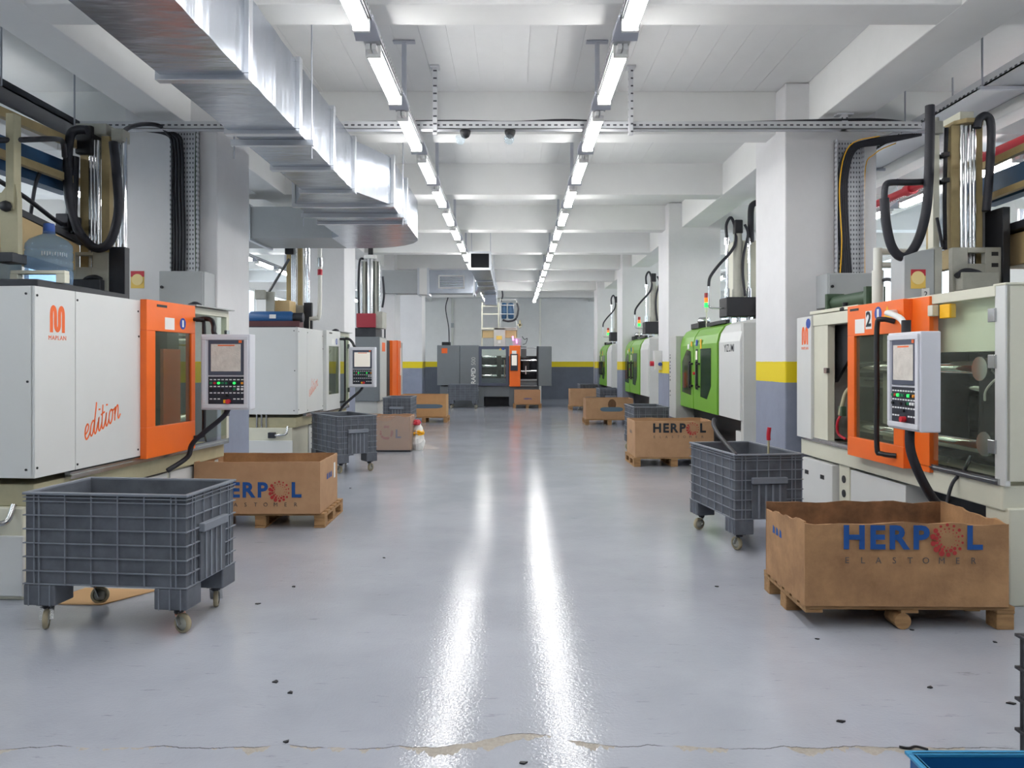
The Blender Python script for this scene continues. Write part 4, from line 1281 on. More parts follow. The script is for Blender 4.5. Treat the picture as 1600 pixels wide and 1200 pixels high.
tp('clamp_arch', MB().tube([P(1494, 432, Y0 - 0.22), P(1505, 424, Y0 - 0.22), P(1520, 424, Y0 - 0.22), P(1534, 430, Y0 - 0.22), P(1540, 445, Y0 - 0.22)], 0.022, 8), M_DARK)
tp('black_plate', MB().box(x(1545), x(1556), Y0 - 0.18, Y0 + 0.3, z(465), z(330)), M_BLACK, 0.004)  # upright plate, black in itself
tp('back_plate', MB().box(x(1531), x(1546), Y0 + 0.05, Y0 + 0.1, z(392), z(325)), M_GREYP, 0.004)
tp('hose', MB().tube([P(px, py, Y0 - 0.15) for px, py in ((1453, 165), (1453, 210), (1451, 280), (1447, 330), (1436, 372), (1420, 398), (1405, 400), (1392, 382), (1384, 345), (1382, 310))], 0.036, 10), M_HOSE)
tp('hose_fitting', MB().tube([P(1382, 318, Y0 - 0.15), P(1382, 300, Y0 - 0.15), P(1385, 288, Y0 - 0.15), P(1396, 285, Y0 - 0.15), P(1420, 285, Y0 - 0.15), P(1450, 284, Y0 - 0.1)], 0.026, 8), M_DARK)
tp('hose', MB().tube([P(px, py, Y0 - 0.1) for px, py in ((1527, 200), (1529, 188), (1538, 181), (1547, 188), (1549, 215), (1546, 270), (1541, 330))], 0.032, 10), M_HOSE)
tp('frame_beam', MB().bar((4.25, 4.6, 3.10), (4.08, 6.6, 3.00), 0.12, 0.24), M_BLUE)
tp('frame_beam', MB().bar((4.12, 4.6, 3.02), (3.98, 6.5, 2.92), 0.05, 0.05), M_GOLD)
tp('frame_beam', MB().bar((4.12, 4.6, 3.32), (3.98, 6.5, 3.20), 0.05, 0.06), M_GOLD)
tp('barrel_cover', MB().box(4.02, 4.5, 5.6, 6.4, 2.32, 2.58), M_TAN, 0.01)
tp('barrel_rail', MB().bar((4.15, 5.2, 2.68), (4.02, 6.4, 2.60), 0.2, 0.06), M_DARK)
tp('barrel_motor', MB().cyl((4.1, 5.9, 2.76), (4.5, 5.9, 2.76), 0.07, 14), M_TAN)
tp('barrel_valve', MB().box(4.15, 4.25, 5.75, 5.85, 2.70, 2.82), M_DARK, 0.01)
tp('hopper_lid', MB().bar((3.75, 5.5, 2.22), (4.4, 5.2, 2.36), 0.6, 0.03), M_DARK)
tp('hopper', MB().box(3.85, 4.4, 5.1, 5.6, 2.05, 2.2), M_BLACK, 0.01)
# panel standing out into the aisle on a swing arm, turned to face the aisle
Minv = root_matrix(t).inverted()
pc = Minv @ Vector((2.60, 5.115, 1.42))
control_panel(t, pc, -RR - math.radians(90), film=True)
part('arm', MB().tube([(2.97, 5.95, 1.93), (2.85, 5.85, 1.92), (2.75, 5.6, 1.90), (2.68, 5.3, 1.84), (2.67, 5.2, 1.74)], 0.022, 8, 4), M_PAPER, t, world=True)
part('arm_joint', MB().cyl((2.66, 5.2, 1.74), (2.66, 5.2, 1.83), 0.03, 12), M_BLACK, t, world=True)
part('cable', MB().tube([(2.66, 5.15, 1.10), (2.66, 5.15, 0.98), (2.69, 5.14, 0.86), (2.76, 5.15, 0.72), (2.86, 5.2, 0.60), (2.98, 5.3, 0.55)], 0.03, 10), M_HOSE, t, world=True)


# ------------------------------------------------------------------ the three green machines
def green_machine(loc, label, tower, word):
    t = thing('moulding_machine', label, 'machine', loc, 0)
    prof = [(0.0, 0.78), (0.0, 1.82), (0.03, 1.95), (0.10, 2.06), (0.20, 2.11), (1.25, 2.11), (1.25, 0.78)]

    def shell(name, y0, y1, m, grow=0.0, bevel=0.006):
        pr = [(x - grow if x < 1 else x, z) for x, z in prof]
        return part(name, MB().prism(pr, 'xz', y0, y1), m, t, bevel)
    part('base', MB().box(0.22, 1.2, 0.1, 3.9, 0.0, 0.78), M_BLACK, t)
    part('base_foot', MB().box(0.12, 0.3, 0.12, 0.6, 0.0, 0.60), M_MWHITE, t, 0.006)
    part('end_cabinet', MB().box(0.03, 1.25, -0.05, 0.06, 0.0, 2.06), M_MGREY, t, 0.01)
    shell('white_cover', 0.0, 1.02, M_MWHITE)
    shell('gap', 1.02, 1.06, M_BLACK, -0.03, 0)
    d1 = shell('door', 1.06, 2.06, M_GREEN, 0.02)
    d2 = shell('door_centre', 2.065, 2.50, M_GREEN, 0.012)
    d3 = shell('door', 2.52, 3.46, M_GREEN, 0.02)
    part('rear_cover', MB().box(-0.10, 1.2, 3.47, 4.04, 0.55, 2.0), M_MGREY, t, 0.01)
    part('window', MB().prism([(1.38, 1.75), (2.0, 1.75), (2.0, 1.0), (1.62, 0.98), (1.38, 1.18)], 'yz', -0.026, -0.018), G_DARK, d1)
    part('window', MB().prism([(2.66, 1.72), (2.95, 1.75), (3.3, 1.55), (3.3, 1.03), (2.66, 1.0)], 'yz', -0.026, -0.018), G_DARK, d3)
    part('inner_plate', MB().box(-0.022, -0.019, 3.02, 3.26, 1.1, 1.36), M_ORANGE, d3)
    part('grip', MB().box(-0.07, -0.045, 2.12, 2.18, 1.12, 1.55).box(-0.06, -0.018, 2.05, 2.2, 1.50, 1.53).box(-0.06, -0.018, 2.05, 2.2, 1.14, 1.17), M_BLACK, d2, 0.004)
    part('grip', MB().box(-0.07, -0.045, 2.60, 2.66, 1.12, 1.55).box(-0.06, -0.018, 2.52, 2.66, 1.50, 1.53).box(-0.06, -0.018, 2.52, 2.66, 1.14, 1.17), M_BLACK, d3, 0.004)
    part('key_strip', MB().box(-0.02, -0.012, 2.22, 2.34, 1.10, 1.75), M_KEYS, d2)
    part('display', MB().box(-0.024, -0.02, 2.23, 2.33, 1.58, 1.72), M_SCREEN, d2)
    part('emergency_stop', MB().cyl((-0.02, 2.40, 1.36), (-0.05, 2.40, 1.36), 0.025, 10), M_KR, d2)
    part('sign', MB().box(-0.016, -0.012, 2.24, 2.36, 1.80, 1.90), M_SIGNB, d2)
    part('sign', MB().box(-0.025, -0.02, 1.98 - 0.03, 2.03, 1.75, 1.90), M_SIGN, d1)
    part('sign', MB().box(-0.025, -0.02, 2.58, 2.66, 1.80, 1.88), M_SIGN, d3)
    part('notice', MB().box(-0.025, -0.02, 2.78, 2.90, 1.76, 1.84), M_PAPER, d3)
    part('seam', MB().box(-0.004, 0.0, 2.50, 2.52, 0.78, 1.84), M_BLACK, t)
    if word:
        lettering('YIZUMI', 0.145, M_INKD, t, (-0.0008, 0.50, 1.73), BY, AZ, 0.004, 1.08)
    part('roof_box', MB().box(0.15, 0.6, 2.85, 3.4, 2.11, 2.20), M_BLACK, t, 0.005)
    part('roof_fan', MB().lathe([(0.0, 0.0), (0.10, 0.0), (0.11, 0.05), (0.08, 0.10), (0.0, 0.11)], (0.3, 3.1, 2.2), 14), M_STEEL, t)
    part('roof_strip', MB().box(0.12, 0.18, 1.1, 2.2, 2.11, 2.16), M_BLACK, t)
    # signal lamp
    sx, sy = 0.25, 2.72
    part('signal_pole', MB().cyl((sx, sy, 2.11), (sx, sy, 2.40), 0.01, 8).cyl((sx, sy, 2.37), (sx, sy, 2.45), 0.026, 10), M_MBEIGE, t)
    for k, m in enumerate((M_LEDG, M_LEDO, M_LEDR)):
        part('signal_lens', MB().cyl((sx, sy, 2.45 + 0.08 * k), (sx, sy, 2.525 + 0.08 * k), 0.036, 14), m, t)
    # injection tower
    cx, cy = 0.34, 1.25
    part('tower_block', MB().box(cx - 0.22, cx + 0.22, cy - 0.2, cy + 0.2, 2.20, 2.48), M_BLACK, t, 0.012)
    for k in (-0.15, -0.02, 0.12):
        part('block_foot', MB().cyl((cx + k, cy - 0.1, 2.10), (cx + k, cy - 0.1, 2.21), 0.03, 10), M_STEEL, t)
    for k in (-0.16, 0.16):
        part('tower_rod', MB().cyl((cx + k, cy, 2.48), (cx + k, cy, 3.30), 0.022, 10).cyl((cx + k, cy, 2.48), (cx + k, cy, 2.62), 0.04, 10).cyl((cx + k, cy, 3.26), (cx + k, cy, 3.36), 0.04, 10), M_CHROME, t)
    part('barrel', MB().lathe([(0.085, 2.48), (0.085, 2.6), (0.07, 2.62), (0.07, 3.0), (0.07, 3.30), (0.06, 3.32), (0.06, 3.42)], (cx, cy, 0), 16), M_PLATE, t)
    part('barrel_motor', MB().box(cx - 0.06, cx + 0.06, cy - 0.06, cy + 0.06, 3.42, 3.62), M_BLACK, t, 0.015)
    part('tower_cover', MB().box(cx + 0.0, cx + 0.42, cy + 0.15, cy + 0.5, 2.48, 3.35), M_MBEIGE, t, 0.008)
    part('hose', MB().tube([(cx - 0.16, cy, 3.36), (cx - 0.17, cy, 3.55), (cx - 0.10, cy, 3.66), (cx - 0.04, cy, 3.5), (cx - 0.05, cy - 0.06, 3.3), (cx - 0.12, cy - 0.06, 3.15), (cx - 0.30, cy - 0.05, 2.95), (cx - 0.42, cy - 0.05, 2.78), (cx - 0.44, cy - 0.05, 2.65)], 0.022, 8), M_HOSE, t)
    part('steel_line', MB().tube([(cx - 0.44, cy - 0.05, 2.65), (cx - 0.44, cy - 0.05, 2.45), (cx - 0.42, cy - 0.05, 2.34), (cx - 0.22, cy - 0.05, 2.33)], 0.012, 8), M_STEEL, t)
    part('hose', MB().tube([(cx + 0.08, cy - 0.06, 3.55), (cx + 0.13, cy - 0.06, 3.4), (cx + 0.06, cy - 0.08, 3.1), (cx + 0.05, cy - 0.08, 2.8), (cx + 0.08, cy - 0.09, 2.5)], 0.02, 8), M_HOSE, t)
    if tower:
        part('hose_bend', MB().tube([(cx + 0.19, cy, 3.30), (cx + 0.19, cy, 3.75), (cx + 0.23, cy, 3.86), (cx + 0.31, cy, 3.86), (cx + 0.35, cy, 3.75), (cx + 0.35, cy, 3.10)], 0.045, 10, 5), M_HOSE, t)
        part('valve_stack', MB().box(cx + 0.2, cx + 0.5, cy - 0.28, cy - 0.05, 2.11, 2.42), M_DARK, t, 0.02)
        part('valve_stack', MB().cyl((cx + 0.28, cy - 0.25, 2.42), (cx + 0.28, cy - 0.25, 2.66), 0.05, 10).cyl((cx + 0.36, cy - 0.2, 2.42), (cx + 0.36, cy - 0.2, 2.6), 0.04, 10), M_DARK, t)
        part('hydraulic_hose', MB().tube([(cx + 0.3, cy - 0.3, 2.3), (cx + 0.33, cy - 0.35, 2.45), (cx + 0.38, cy - 0.33, 2.55), (cx + 0.42, cy - 0.3, 2.35)], 0.015, 7), M_BEIGED, t)
        # small illegible lettering running down the rear cover
        for k, zz in enumerate((1.66, 1.60, 1.53, 1.47, 1.41, 1.34, 1.27, 1.20, 1.00, 0.93)):
            part('print_mark', MB().box(-0.1015, -0.10, 3.92, 3.98, zz, zz + (0.035 if k % 3 else 0.02)), M_INKD, t)
    return t


green_machine((2.95, 10.0, 0), 'nearest green-doored moulding machine, beside the lettered carton', True, True)
green_machine((2.95, 16.8, 0), 'middle of the three green-doored moulding machines', False, False)
green_machine((2.95, 23.2, 0), 'furthest green-doored moulding machine, by the end wall', False, False)
t = thing('isolator_switch', 'pale isolator box with a red rotary knob on a column', 'switch', (XR, 14.72, 1.56))
part('body', MB().box(-0.14, 0.0, 0.0, 0.2, -0.17, 0.2), M_MWHITE, t, 0.006)
part('knob', MB().cyl((-0.14, 0.10, -0.05), (-0.21, 0.10, -0.05), 0.05, 14), M_RED, t)
part('socket', MB().cyl((-0.04, 0.0, -0.06), (-0.04, -0.06, -0.06), 0.035, 12), M_SIGNB, t)

# ------------------------------------------------------------------ grey machine behind the all-white one
t = thing('moulding_machine', 'dark grey moulding machine with narrow orange door behind the all-white one', 'machine', (-2.96, 17.0, 0), 0)
part('end_panel', MB().box(-1.4, 0, 0, 0.9, 0.67, 2.10), M_DGREY, t, 0.01)
part('side_cover', MB().box(0, 0.012, 0.02, 0.88, 0.69, 2.08), M_MGREY, t, 0.004)
part('base', MB().box(-1.3, -0.06, 0.05, 3.2, 0, 0.67), M_MGREY, t, 0.01)
part('emblem', MB().box(0.012, 0.016, 0.25, 0.65, 1.78, 1.98), M_ORLOGO, t)
part('guard_post', MB().box(-0.1, 0.0, 0.95, 1.4, 0.67, 2.05), M_DARK, t, 0.004)
part('door', MB().box(-0.04, 0.05, 1.5, 2.2, 0.62, 2.06), M_ORANGE, t, 0.006)
part('door', MB().box(-0.04, 0.07, 2.22, 2.75, 0.62, 2.08), M_ORANGE, t, 0.006)
part('grip', MB().box(0.07, 0.10, 2.6, 2.66, 1.2, 1.9), M_PAPER, t)
part('far_cover', MB().box(-1.2, 0.02, 2.9, 3.4, 0.6, 2.05), M_MGREY, t, 0.006)
part('inner_frame', MB().box(-1.2, -0.3, 0.9, 2.9, 0.67, 1.95), M_BLACK, t)
part('aerial', MB().cyl((-0.2, 1.9, 2.0), (-0.2, 1.9, 2.35), 0.02, 8), M_DARK, t)
part('top_deck', MB().box(-1.1, -0.1, 0.1, 0.9, 2.10, 2.30), M_DARK, t, 0.01)
part('red_block', MB().box(X(558, 17.2) + 2.96, X(588, 17.2) + 2.96, 0.1, 0.7, Z(512, 17.2), Z(490, 17.2)), mat('dark_red_paint', (150, 42, 56), 0.45), t, 0.01)
part('deck_plate', MB().box(X(588, 17.2) + 2.96, X(598, 17.2) + 2.96, 0.15, 0.7, 2.30, Z(487, 17.2)), M_PLATE, t)
zc0, zc1 = 2.3, Z(404, 17.3)
cxx = X(578, 17.3) + 2.96
part('barrel', MB().cyl((cxx, 0.4, zc0), (cxx, 0.4, zc1), 0.10, 16), M_STEEL, t)
part('barrel_shield', MB().box(cxx - 0.15, cxx - 0.11, 0.3, 0.5, zc0, zc1 - 0.05).box(cxx + 0.11, cxx + 0.15, 0.3, 0.5, zc0, zc1 - 0.05), M_PLATE, t)
for k in (-0.19, 0.19):
    part('tower_rod', MB().cyl((cxx + k, 0.4, zc0), (cxx + k, 0.4, zc1 - 0.05), 0.03, 10), M_STEEL, t)
part('barrel_cap', MB().cyl((cxx, 0.4, zc1), (cxx, 0.4, zc1 + 0.08), 0.15, 14), M_PAPER, t)
part('motor', MB().box(cxx - 0.05, cxx + 0.05, 0.35, 0.45, zc1 + 0.08, zc1 + 0.27), M_BLACK, t, 0.01)
part('hose', MB().tube([(cxx - 0.15, 0.35, zc1), (cxx - 0.24, 0.35, zc1 - 0.05), (cxx - 0.27, 0.35, zc1 - 0.6), (cxx - 0.25, 0.35, 2.4)], 0.025, 8), M_HOSE, t)
part('hose', MB().tube([(cxx + 0.28, 0.35, zc1 - 0.4), (cxx + 0.31, 0.35, zc1 - 0.8), (cxx + 0.27, 0.35, zc1 - 1.1)], 0.025, 8), M_HOSE, t)

# pipes and tank on the all-white machine
t = thing('compressed_air_tank', 'blue horizontal tank lying on the all-white machine', 'tank', (0, 0, 0))
Yt = 11.25
part('shell', MB().lathe([(0.0, X(388, Yt)), (0.06, X(388, Yt) + 0.01), (0.09, X(393, Yt)), (0.09, X(455, Yt)), (0.06, X(460, Yt)), (0.0, X(460, Yt) + 0.01)], (0, Yt, Z(496, Yt)), 16, 'x'), M_BLUET, t)
part('end_fitting', MB().cyl((X(459, Yt), Yt, Z(496, Yt)), (X(474, Yt), Yt, Z(496, Yt)), 0.07, 12), M_DARK, t)
part('cradle', MB().box(X(392, Yt), X(470, Yt), Yt - 0.08, Yt + 0.12, 2.055, Z(502, Yt)), mat('maroon_base', (92, 52, 56), 0.6), t)
part('label_plate', MB().box(X(424, Yt), X(434, Yt), Yt - 0.094, Yt - 0.088, Z(498, Yt), Z(492, Yt)), M_PAPER, t)
t = thing('water_pipe', 'white upright pipe with red collar behind the all-white machine', 'pipe', (0, 0, 0))
Yp = 12.35
part('pipe_length', MB().tube([P(484, 498, Yp), P(494, 497, Yp), P(499, 490, Yp), P(500, 420, Yp), P(499, 345, Yp)], 0.034, 10, 4), M_WHITEP, t)
part('collar', MB().cyl(P(500, 430, Yp), P(500, 421, Yp), 0.04, 12), M_RED, t)
part('coupling', MB().cyl(P(500, 417, Yp), P(500, 403, Yp), 0.043, 12), M_STEEL, t)
part('drop_pipe', MB().cyl(P(484, 498, Yp), P(484, 515, Yp), 0.02, 8), M_WHITEP, t)

# ------------------------------------------------------------------ grey machine at the end wall
Yr = 26.3
f = Yr / F
x = lambda px: (px - CX) * f
z = lambda py: H + (CY - py) * f
t = thing('moulding_machine', 'long grey moulding machine with an orange post along the end wall', 'machine', (0, Yr, 0), 0)
part('clamp_cover', MB().box(x(683), x(718), 0, 1.3, z(602), z(539.5)), M_DGREY, t, 0.012)
part('clamp_cover', MB().box(x(718) + 0.01, x(748), 0, 1.3, z(602), z(539.5)), M_DGREY, t, 0.012)
part('base', MB().box(x(687), x(756), 0.1, 1.2, 0, z(603)), M_DGREY, t, 0.01)
part('base', MB().box(x(796), x(842), 0.1, 1.2, 0, z(603)), M_DGREY, t, 0.01)
part('base_bridge', MB().box(x(756), x(796), 0.1, 1.2, z(620), z(603)), M_DGREY, t)
part('chute', MB().box(x(757), x(795), 0.5, 1.2, 0.02, z(620)), M_DARK, t)
part('roof_unit', MB().box(x(689), x(702), 0.3, 0.7, z(539.5), z(534)), M_BLACK, t, 0.01)
part('cable', MB().tube([(x(700), 0.5, z(536)), (x(699), 0.5, z(510)), (x(694), 0.6, z(480)), (x(697), 0.8, z(462))], 0.02, 6), M_HOSE, t)
part('emblem', MB().box(x(690), x(699), -0.006, 0.0, z(552), z(544)), M_ORLOGO, t)
lettering('RAPID', 0.215, M_PAPER, t, (x(740), -0.002, z(587.5)), AZ, (-1, 0, 0), 0.012, 0.95)
lettering('500', 0.20, M_MGREY, t, (x(740), -0.002, z(564.5)), AZ, (-1, 0, 0), 0.0, 0.95)
part('frame', MB().frame(x(748), x(795), 0.0, 0.08, z(603), z(541), 0.10, 'y'), M_BEZEL, t, 0.005)
part('guard_window', MB().box(x(752), x(791), 0.03, 0.036, z(599), z(545)), G_GUARD, t)
part('back_panel', MB().box(x(748), x(842), 1.0, 1.1, z(603), z(556)), M_DARK, t)
part('lower_panel', MB().box(x(749), x(795), 0.06, 0.1, z(603), z(591)), M_BEZEL, t)
for py in (557.5, 572, 587.5):
    part('tie_bar', MB().cyl((x(748), 0.4, z(py)), (x(790), 0.4, z(py)), 0.045, 12), M_CHROME, t)
part('platen', MB().box(x(776), x(783), 0.2, 0.9, z(592), z(556)), M_BLACK, t, 0.01)
part('bar', MB().cyl((x(788), 0.3, z(590)), (x(788), 0.3, z(562)), 0.025, 8), M_STEEL, t)
part('warning_sign', MB().prism([(x(780), z(547)), (x(783.5), z(547)), (x(781.7), z(543.5))], 'xz', -0.004, 0.0), M_SIGN, t)
part('sign', MB().cyl((x(786.5), 0, z(545)), (x(786.5), -0.004, z(545)), 0.045, 14), M_SIGNB, t)
post = part('orange_post', MB().box(x(796), x(813), -0.1, 0.5, z(604), z(540)), M_ORANGE, t, 0.01)
part('display_case', MB().box(x(797.5), x(809), -0.16, -0.1, z(579), z(553)), M_KEYS, post, 0.01)
part('display', MB().box(x(799.5), x(807.5), -0.166, -0.16, z(571), z(555)), M_SCREEN, post)
part('notice', MB().box(x(800), x(807), -0.11, -0.1, z(553), z(548)), M_PAPER, post)
part('injection_cover', MB().box(x(840), x(862), 0, 1.3, z(603), z(541)), M_DGREY, t, 0.012)
part('cover_edge', MB().box(x(839), x(841.5), -0.01, 0.3, z(603), z(541)), M_DARK, t)
part('bed_rail', MB().box(x(812), x(840), 0.05, 0.1, z(595), z(592.5)).box(x(812), x(840), 0.0, 0.1, z(603.5), z(601.5)).box(x(813), x(840), 0.1, 0.15, z(545), z(543)), M_STEEL, t)
part('bed_panel', MB().box(x(813), x(840), 0.12, 0.14, z(601), z(595)), M_DGREY, t)
part('rear_box', MB().box(x(814), x(823), 0.7, 1.0, z(560), z(541)), M_DGREY, t)
part('injection_unit', MB().box(x(816), x(828), 0.3, 0.7, z(585), z(558)), M_BLACK, t, 0.03)
for py in (563, 580):
    part('injection_rod', MB().cyl((x(814), 0.3, z(py)), (x(840), 0.3, z(py)), 0.03, 10), M_CHROME, t)
part('gauge', MB().box(x(821), x(822.5), 0.25, 0.3, z(585), z(572)), M_PAPER, t)
part('hydraulic_hose', MB().tube([(x(826), 0.4, z(575)), (x(831), 0.35, z(566)), (x(836), 0.4, z(562)), (x(839), 0.4, z(570))], 0.025, 7), M_HOSE, t)
# feeding tower on its top
part('tower', MB().box(x(771), x(789), 0.5, 0.9, z(541), z(511)), M_MGREY, t, 0.01)
part('sticker', MB().box(x(775), x(784), 0.49, 0.5, z(530), z(524)), M_YELLOW, t)
part('notice', MB().box(x(777.5), x(782), 0.49, 0.5, z(536), z(531)), M_PAPER, t)
part('cross_beam', MB().box(x(751), x(809), 0.5, 0.7, z(514), z(511)), M_MBEIGE, t)
part('shelf_box', MB().box(x(752), x(771), 0.6, 0.9, z(527), z(515)), M_TAN, t)
part('shelf_box', MB().box(x(789), x(808), 0.6, 0.9, z(527), z(515)), M_TAN, t)
part('support_post', MB().box(x(751), x(753), 0.6, 0.7, z(541), z(470)), M_MBEIGE, t)
part('support_post', MB().box(x(777.5), x(779.5), 0.6, 0.7, z(511), z(470)), M_MBEIGE, t)
for py in (476, 489):
    part('rung', MB().box(x(753), x(777.5), 0.62, 0.68, z(py + 1), z(py - 1)), M_MBEIGE, t)
part('support_post', MB().box(x(807), x(809), 0.6, 0.7, z(541), z(511)), M_MBEIGE, t)
for a, b in ((783, 791.5), (793.5, 803)):
    cxm = (x(a) + x(b)) / 2
    rr = (x(b) - x(a)) / 2
    part('accumulator', MB().lathe([(0.0, z(497)), (rr * 0.8, z(496.5)), (rr, z(494)), (rr, z(474)), (rr * 0.8, z(471.5)), (0.0, z(471))], (cxm, 0.6, 0), 16), M_BLUE, t)
part('accumulator_frame', MB().frame(x(781), x(808), 0.45, 0.5, z(512), z(466), 0.03, 'y').box(x(781), x(806), 0.40, 0.45, z(476), z(475)).box(x(781), x(806), 0.40, 0.45, z(490), z(489)), M_MGREY, t)
part('hose', MB().tube([(x(808), 0.4, z(472)), (x(810), 0.4, z(482)), (x(806), 0.4, z(497)), (x(795), 0.4, z(501)), (x(785), 0.4, z(499))], 0.035, 8), M_HOSE, t)
part('hose', MB().tube([(x(782), 0.5, z(470)), (x(785), 0.5, z(460)), (x(783), 0.5, z(445))], 0.03, 8), M_HOSE, t)
part('valve_stack', MB().box(x(811), x(814), 0.5, 0.7, z(511), z(499)).box(x(809), x(816), 0.5, 0.6, z(508), z(505)), M_BEIGED, t)
part('motor_guard', MB().box(x(801), x(815), 0.3, 0.7, z(541), z(528)), mat('glossy_guard', (176, 168, 184), 0.2, 0.3), t, 0.02)
part('lamp_reflection', MB().cyl((x(802), 0.2, z(531.5)), (x(801), 0.2, z(525)), 0.025, 8), emit('magenta_reflection', (255, 120, 230), 4), t)  # glowing stubs stand in for purple lamps reflected on the guard
part('lamp_reflection', MB().cyl((x(807.5), 0.2, z(536)), (x(807), 0.2, z(530)), 0.02, 8), emit('magenta_reflection', (255, 120, 230), 4), t)  # second painted reflection, no lamp of its own
part('wiring', MB().tube([(x(816), 0.4, z(525)), (x(820), 0.4, z(530)), (x(824), 0.4, z(528)), (x(822), 0.4, z(536)), (x(817), 0.4, z(538))], 0.012, 6), M_HOSE, t)

# pipes on the end wall
t = thing('wall_pipe', 'thin pipe running along the end wall under the ceiling', 'pipe', (0, YE, 0))
part('pipe_length', MB().cyl((X(700, YE), -0.08, Z(459, YE)), (X(968, YE), -0.08, Z(459, YE)), 0.03, 8), M_GREYP, t)
for px in (730, 780, 845, 900, 950):
    part('bracket', MB().box(X(px, YE) - 0.02, X(px, YE) + 0.02, -0.1, 0, Z(462, YE), Z(456, YE)), M_GREYP, t)
t = thing('downpipe', 'white downpipe on the end wall beside the grey machine', 'pipe', (0, 30.0, 0))
part('pipe_length', MB().cyl((X(844, 30), 0, 0.0), (X(844, 30), 0, Z(466, 30)), 0.045, 10), M_WHITEP, t)
part('elbow', MB().tube([(X(844, 30), 0, Z(466, 30)), (X(844, 30), 0.3, Z(462, 30)), (X(845, 30), 1.7, Z(461, 30))], 0.045, 10), M_WHITEP, t)
t = thing('downpipe', 'thin conduit on the end wall under the grille duct', 'pipe', (0, YE - 0.06, 0))
part('pipe_length', MB().cyl((X(707, YE), 0, 0.0), (X(707, YE), 0, Z(462, YE)), 0.035, 8), M_WHITEP, t)
part('bracket', MB().box(X(705, YE), X(709, YE), -0.05, 0.06, Z(512, YE), Z(505, YE)), M_GREYP, t)


# ------------------------------------------------------------------ pallets and cartons
def pallet(loc, rz, label, w=1.2, d=0.8, h=0.135, round_blocks=False):
    t = thing('wooden_pallet', label, 'pallet', loc, rz, 'wooden pallets under the cartons')
    n = 6
    bwid = 0.095
    board = MB().box(-w / 2, w / 2, -bwid / 2, bwid / 2, h - 0.02, h).mesh('deck_board')
    for i in range(n):
        put('deck_board', board, M_WOOD, t, (0, -d / 2 + bwid / 2 + i * (d - bwid) / (n - 1), 0), 0.002)
    cross = MB().box(-0.05, 0.05, -d / 2, d / 2, h - 0.04, h - 0.021).mesh('cross_board')
    foot = MB().box(-0.05, 0.05, -d / 2, d / 2, 0, 0.018).mesh('bottom_board')
    for xx in (-w / 2 + 0.05, 0, w / 2 - 0.05):
        put('cross_board', cross, M_WOOD, t, (xx, 0, 0), 0.002)
        if not round_blocks:
            put('bottom_board', foot, M_WOOD, t, (xx, 0, 0), 0.002)
        for k, yy in enumerate((-d / 2 + 0.06, 0, d / 2 - 0.06)):
            if round_blocks and k == 0 and abs(xx) < 0.01:
                part('block', MB().cyl((xx - 0.04, yy - 0.06, 0.048), (xx - 0.04, yy + 0.07, 0.048), 0.048, 14), M_WOOD, t)
            elif round_blocks and k == 0 and xx < 0:
                continue
            else:
                part('block', MB().box(xx - 0.05, xx + 0.05, yy - 0.055, yy + 0.055, 0.0 if round_blocks else 0.019, h - 0.041), M_WOOD, t, 0.004)
    return t


def wall_sheet(w, h, th, wave, seed, slump=0.0, n=18, profile=None):
    """upright cardboard sheet in the xz plane, thickness along +y, with a torn upper edge"""
    rnd = random.Random(seed)
    vs, fs = [], []
    m = 5
    ph = [rnd.random() * 6.3 for _ in range(4)]
    for side in (0, 1):
        for j in range(m + 1):
            for i in range(n + 1):
                a = i / n
                top = h + wave * (math.sin(a * 9 + ph[0]) * 0.35 + math.sin(a * 23 + ph[1]) * 0.3) + (rnd.random() - .5) * wave * 0.5
                if j < m:
                    top = h
                if profile and j >= m - 1:
                    top += profile(a) * (1.0 if j == m else 0.75)
                zz = top * j / m if j == m else h * j / m + (profile(a) * 0.6 if profile and j == m - 1 else 0)
                yy = slump * math.sin(math.pi * a) * (j / m) ** 2
                vs.append((-w / 2 + a * w, yy + side * th, zz))
    K = (m + 1) * (n + 1)
    for j in range(m):
        for i in range(n):
            q = j * (n + 1) + i
            fs.append((q, q + 1, q + n + 2, q + n + 1))
            fs.append((K + q, K + q + n + 1, K + q + n + 2, K + q + 1))
    for i in range(n):
        q = m * (n + 1) + i
        fs.append((q, q + 1, K + q + 1, K + q))
        fs.append((i, K + i, K + i + 1, i + 1))
    for j in range(m):
        q = j * (n + 1)
        fs.append((q, q + n + 1, K + q + n + 1, K + q))
        q = j * (n + 1) + n
        fs.append((q, K + q, K + q + n + 1, q + n + 1))
    return MB().add(vs, fs)


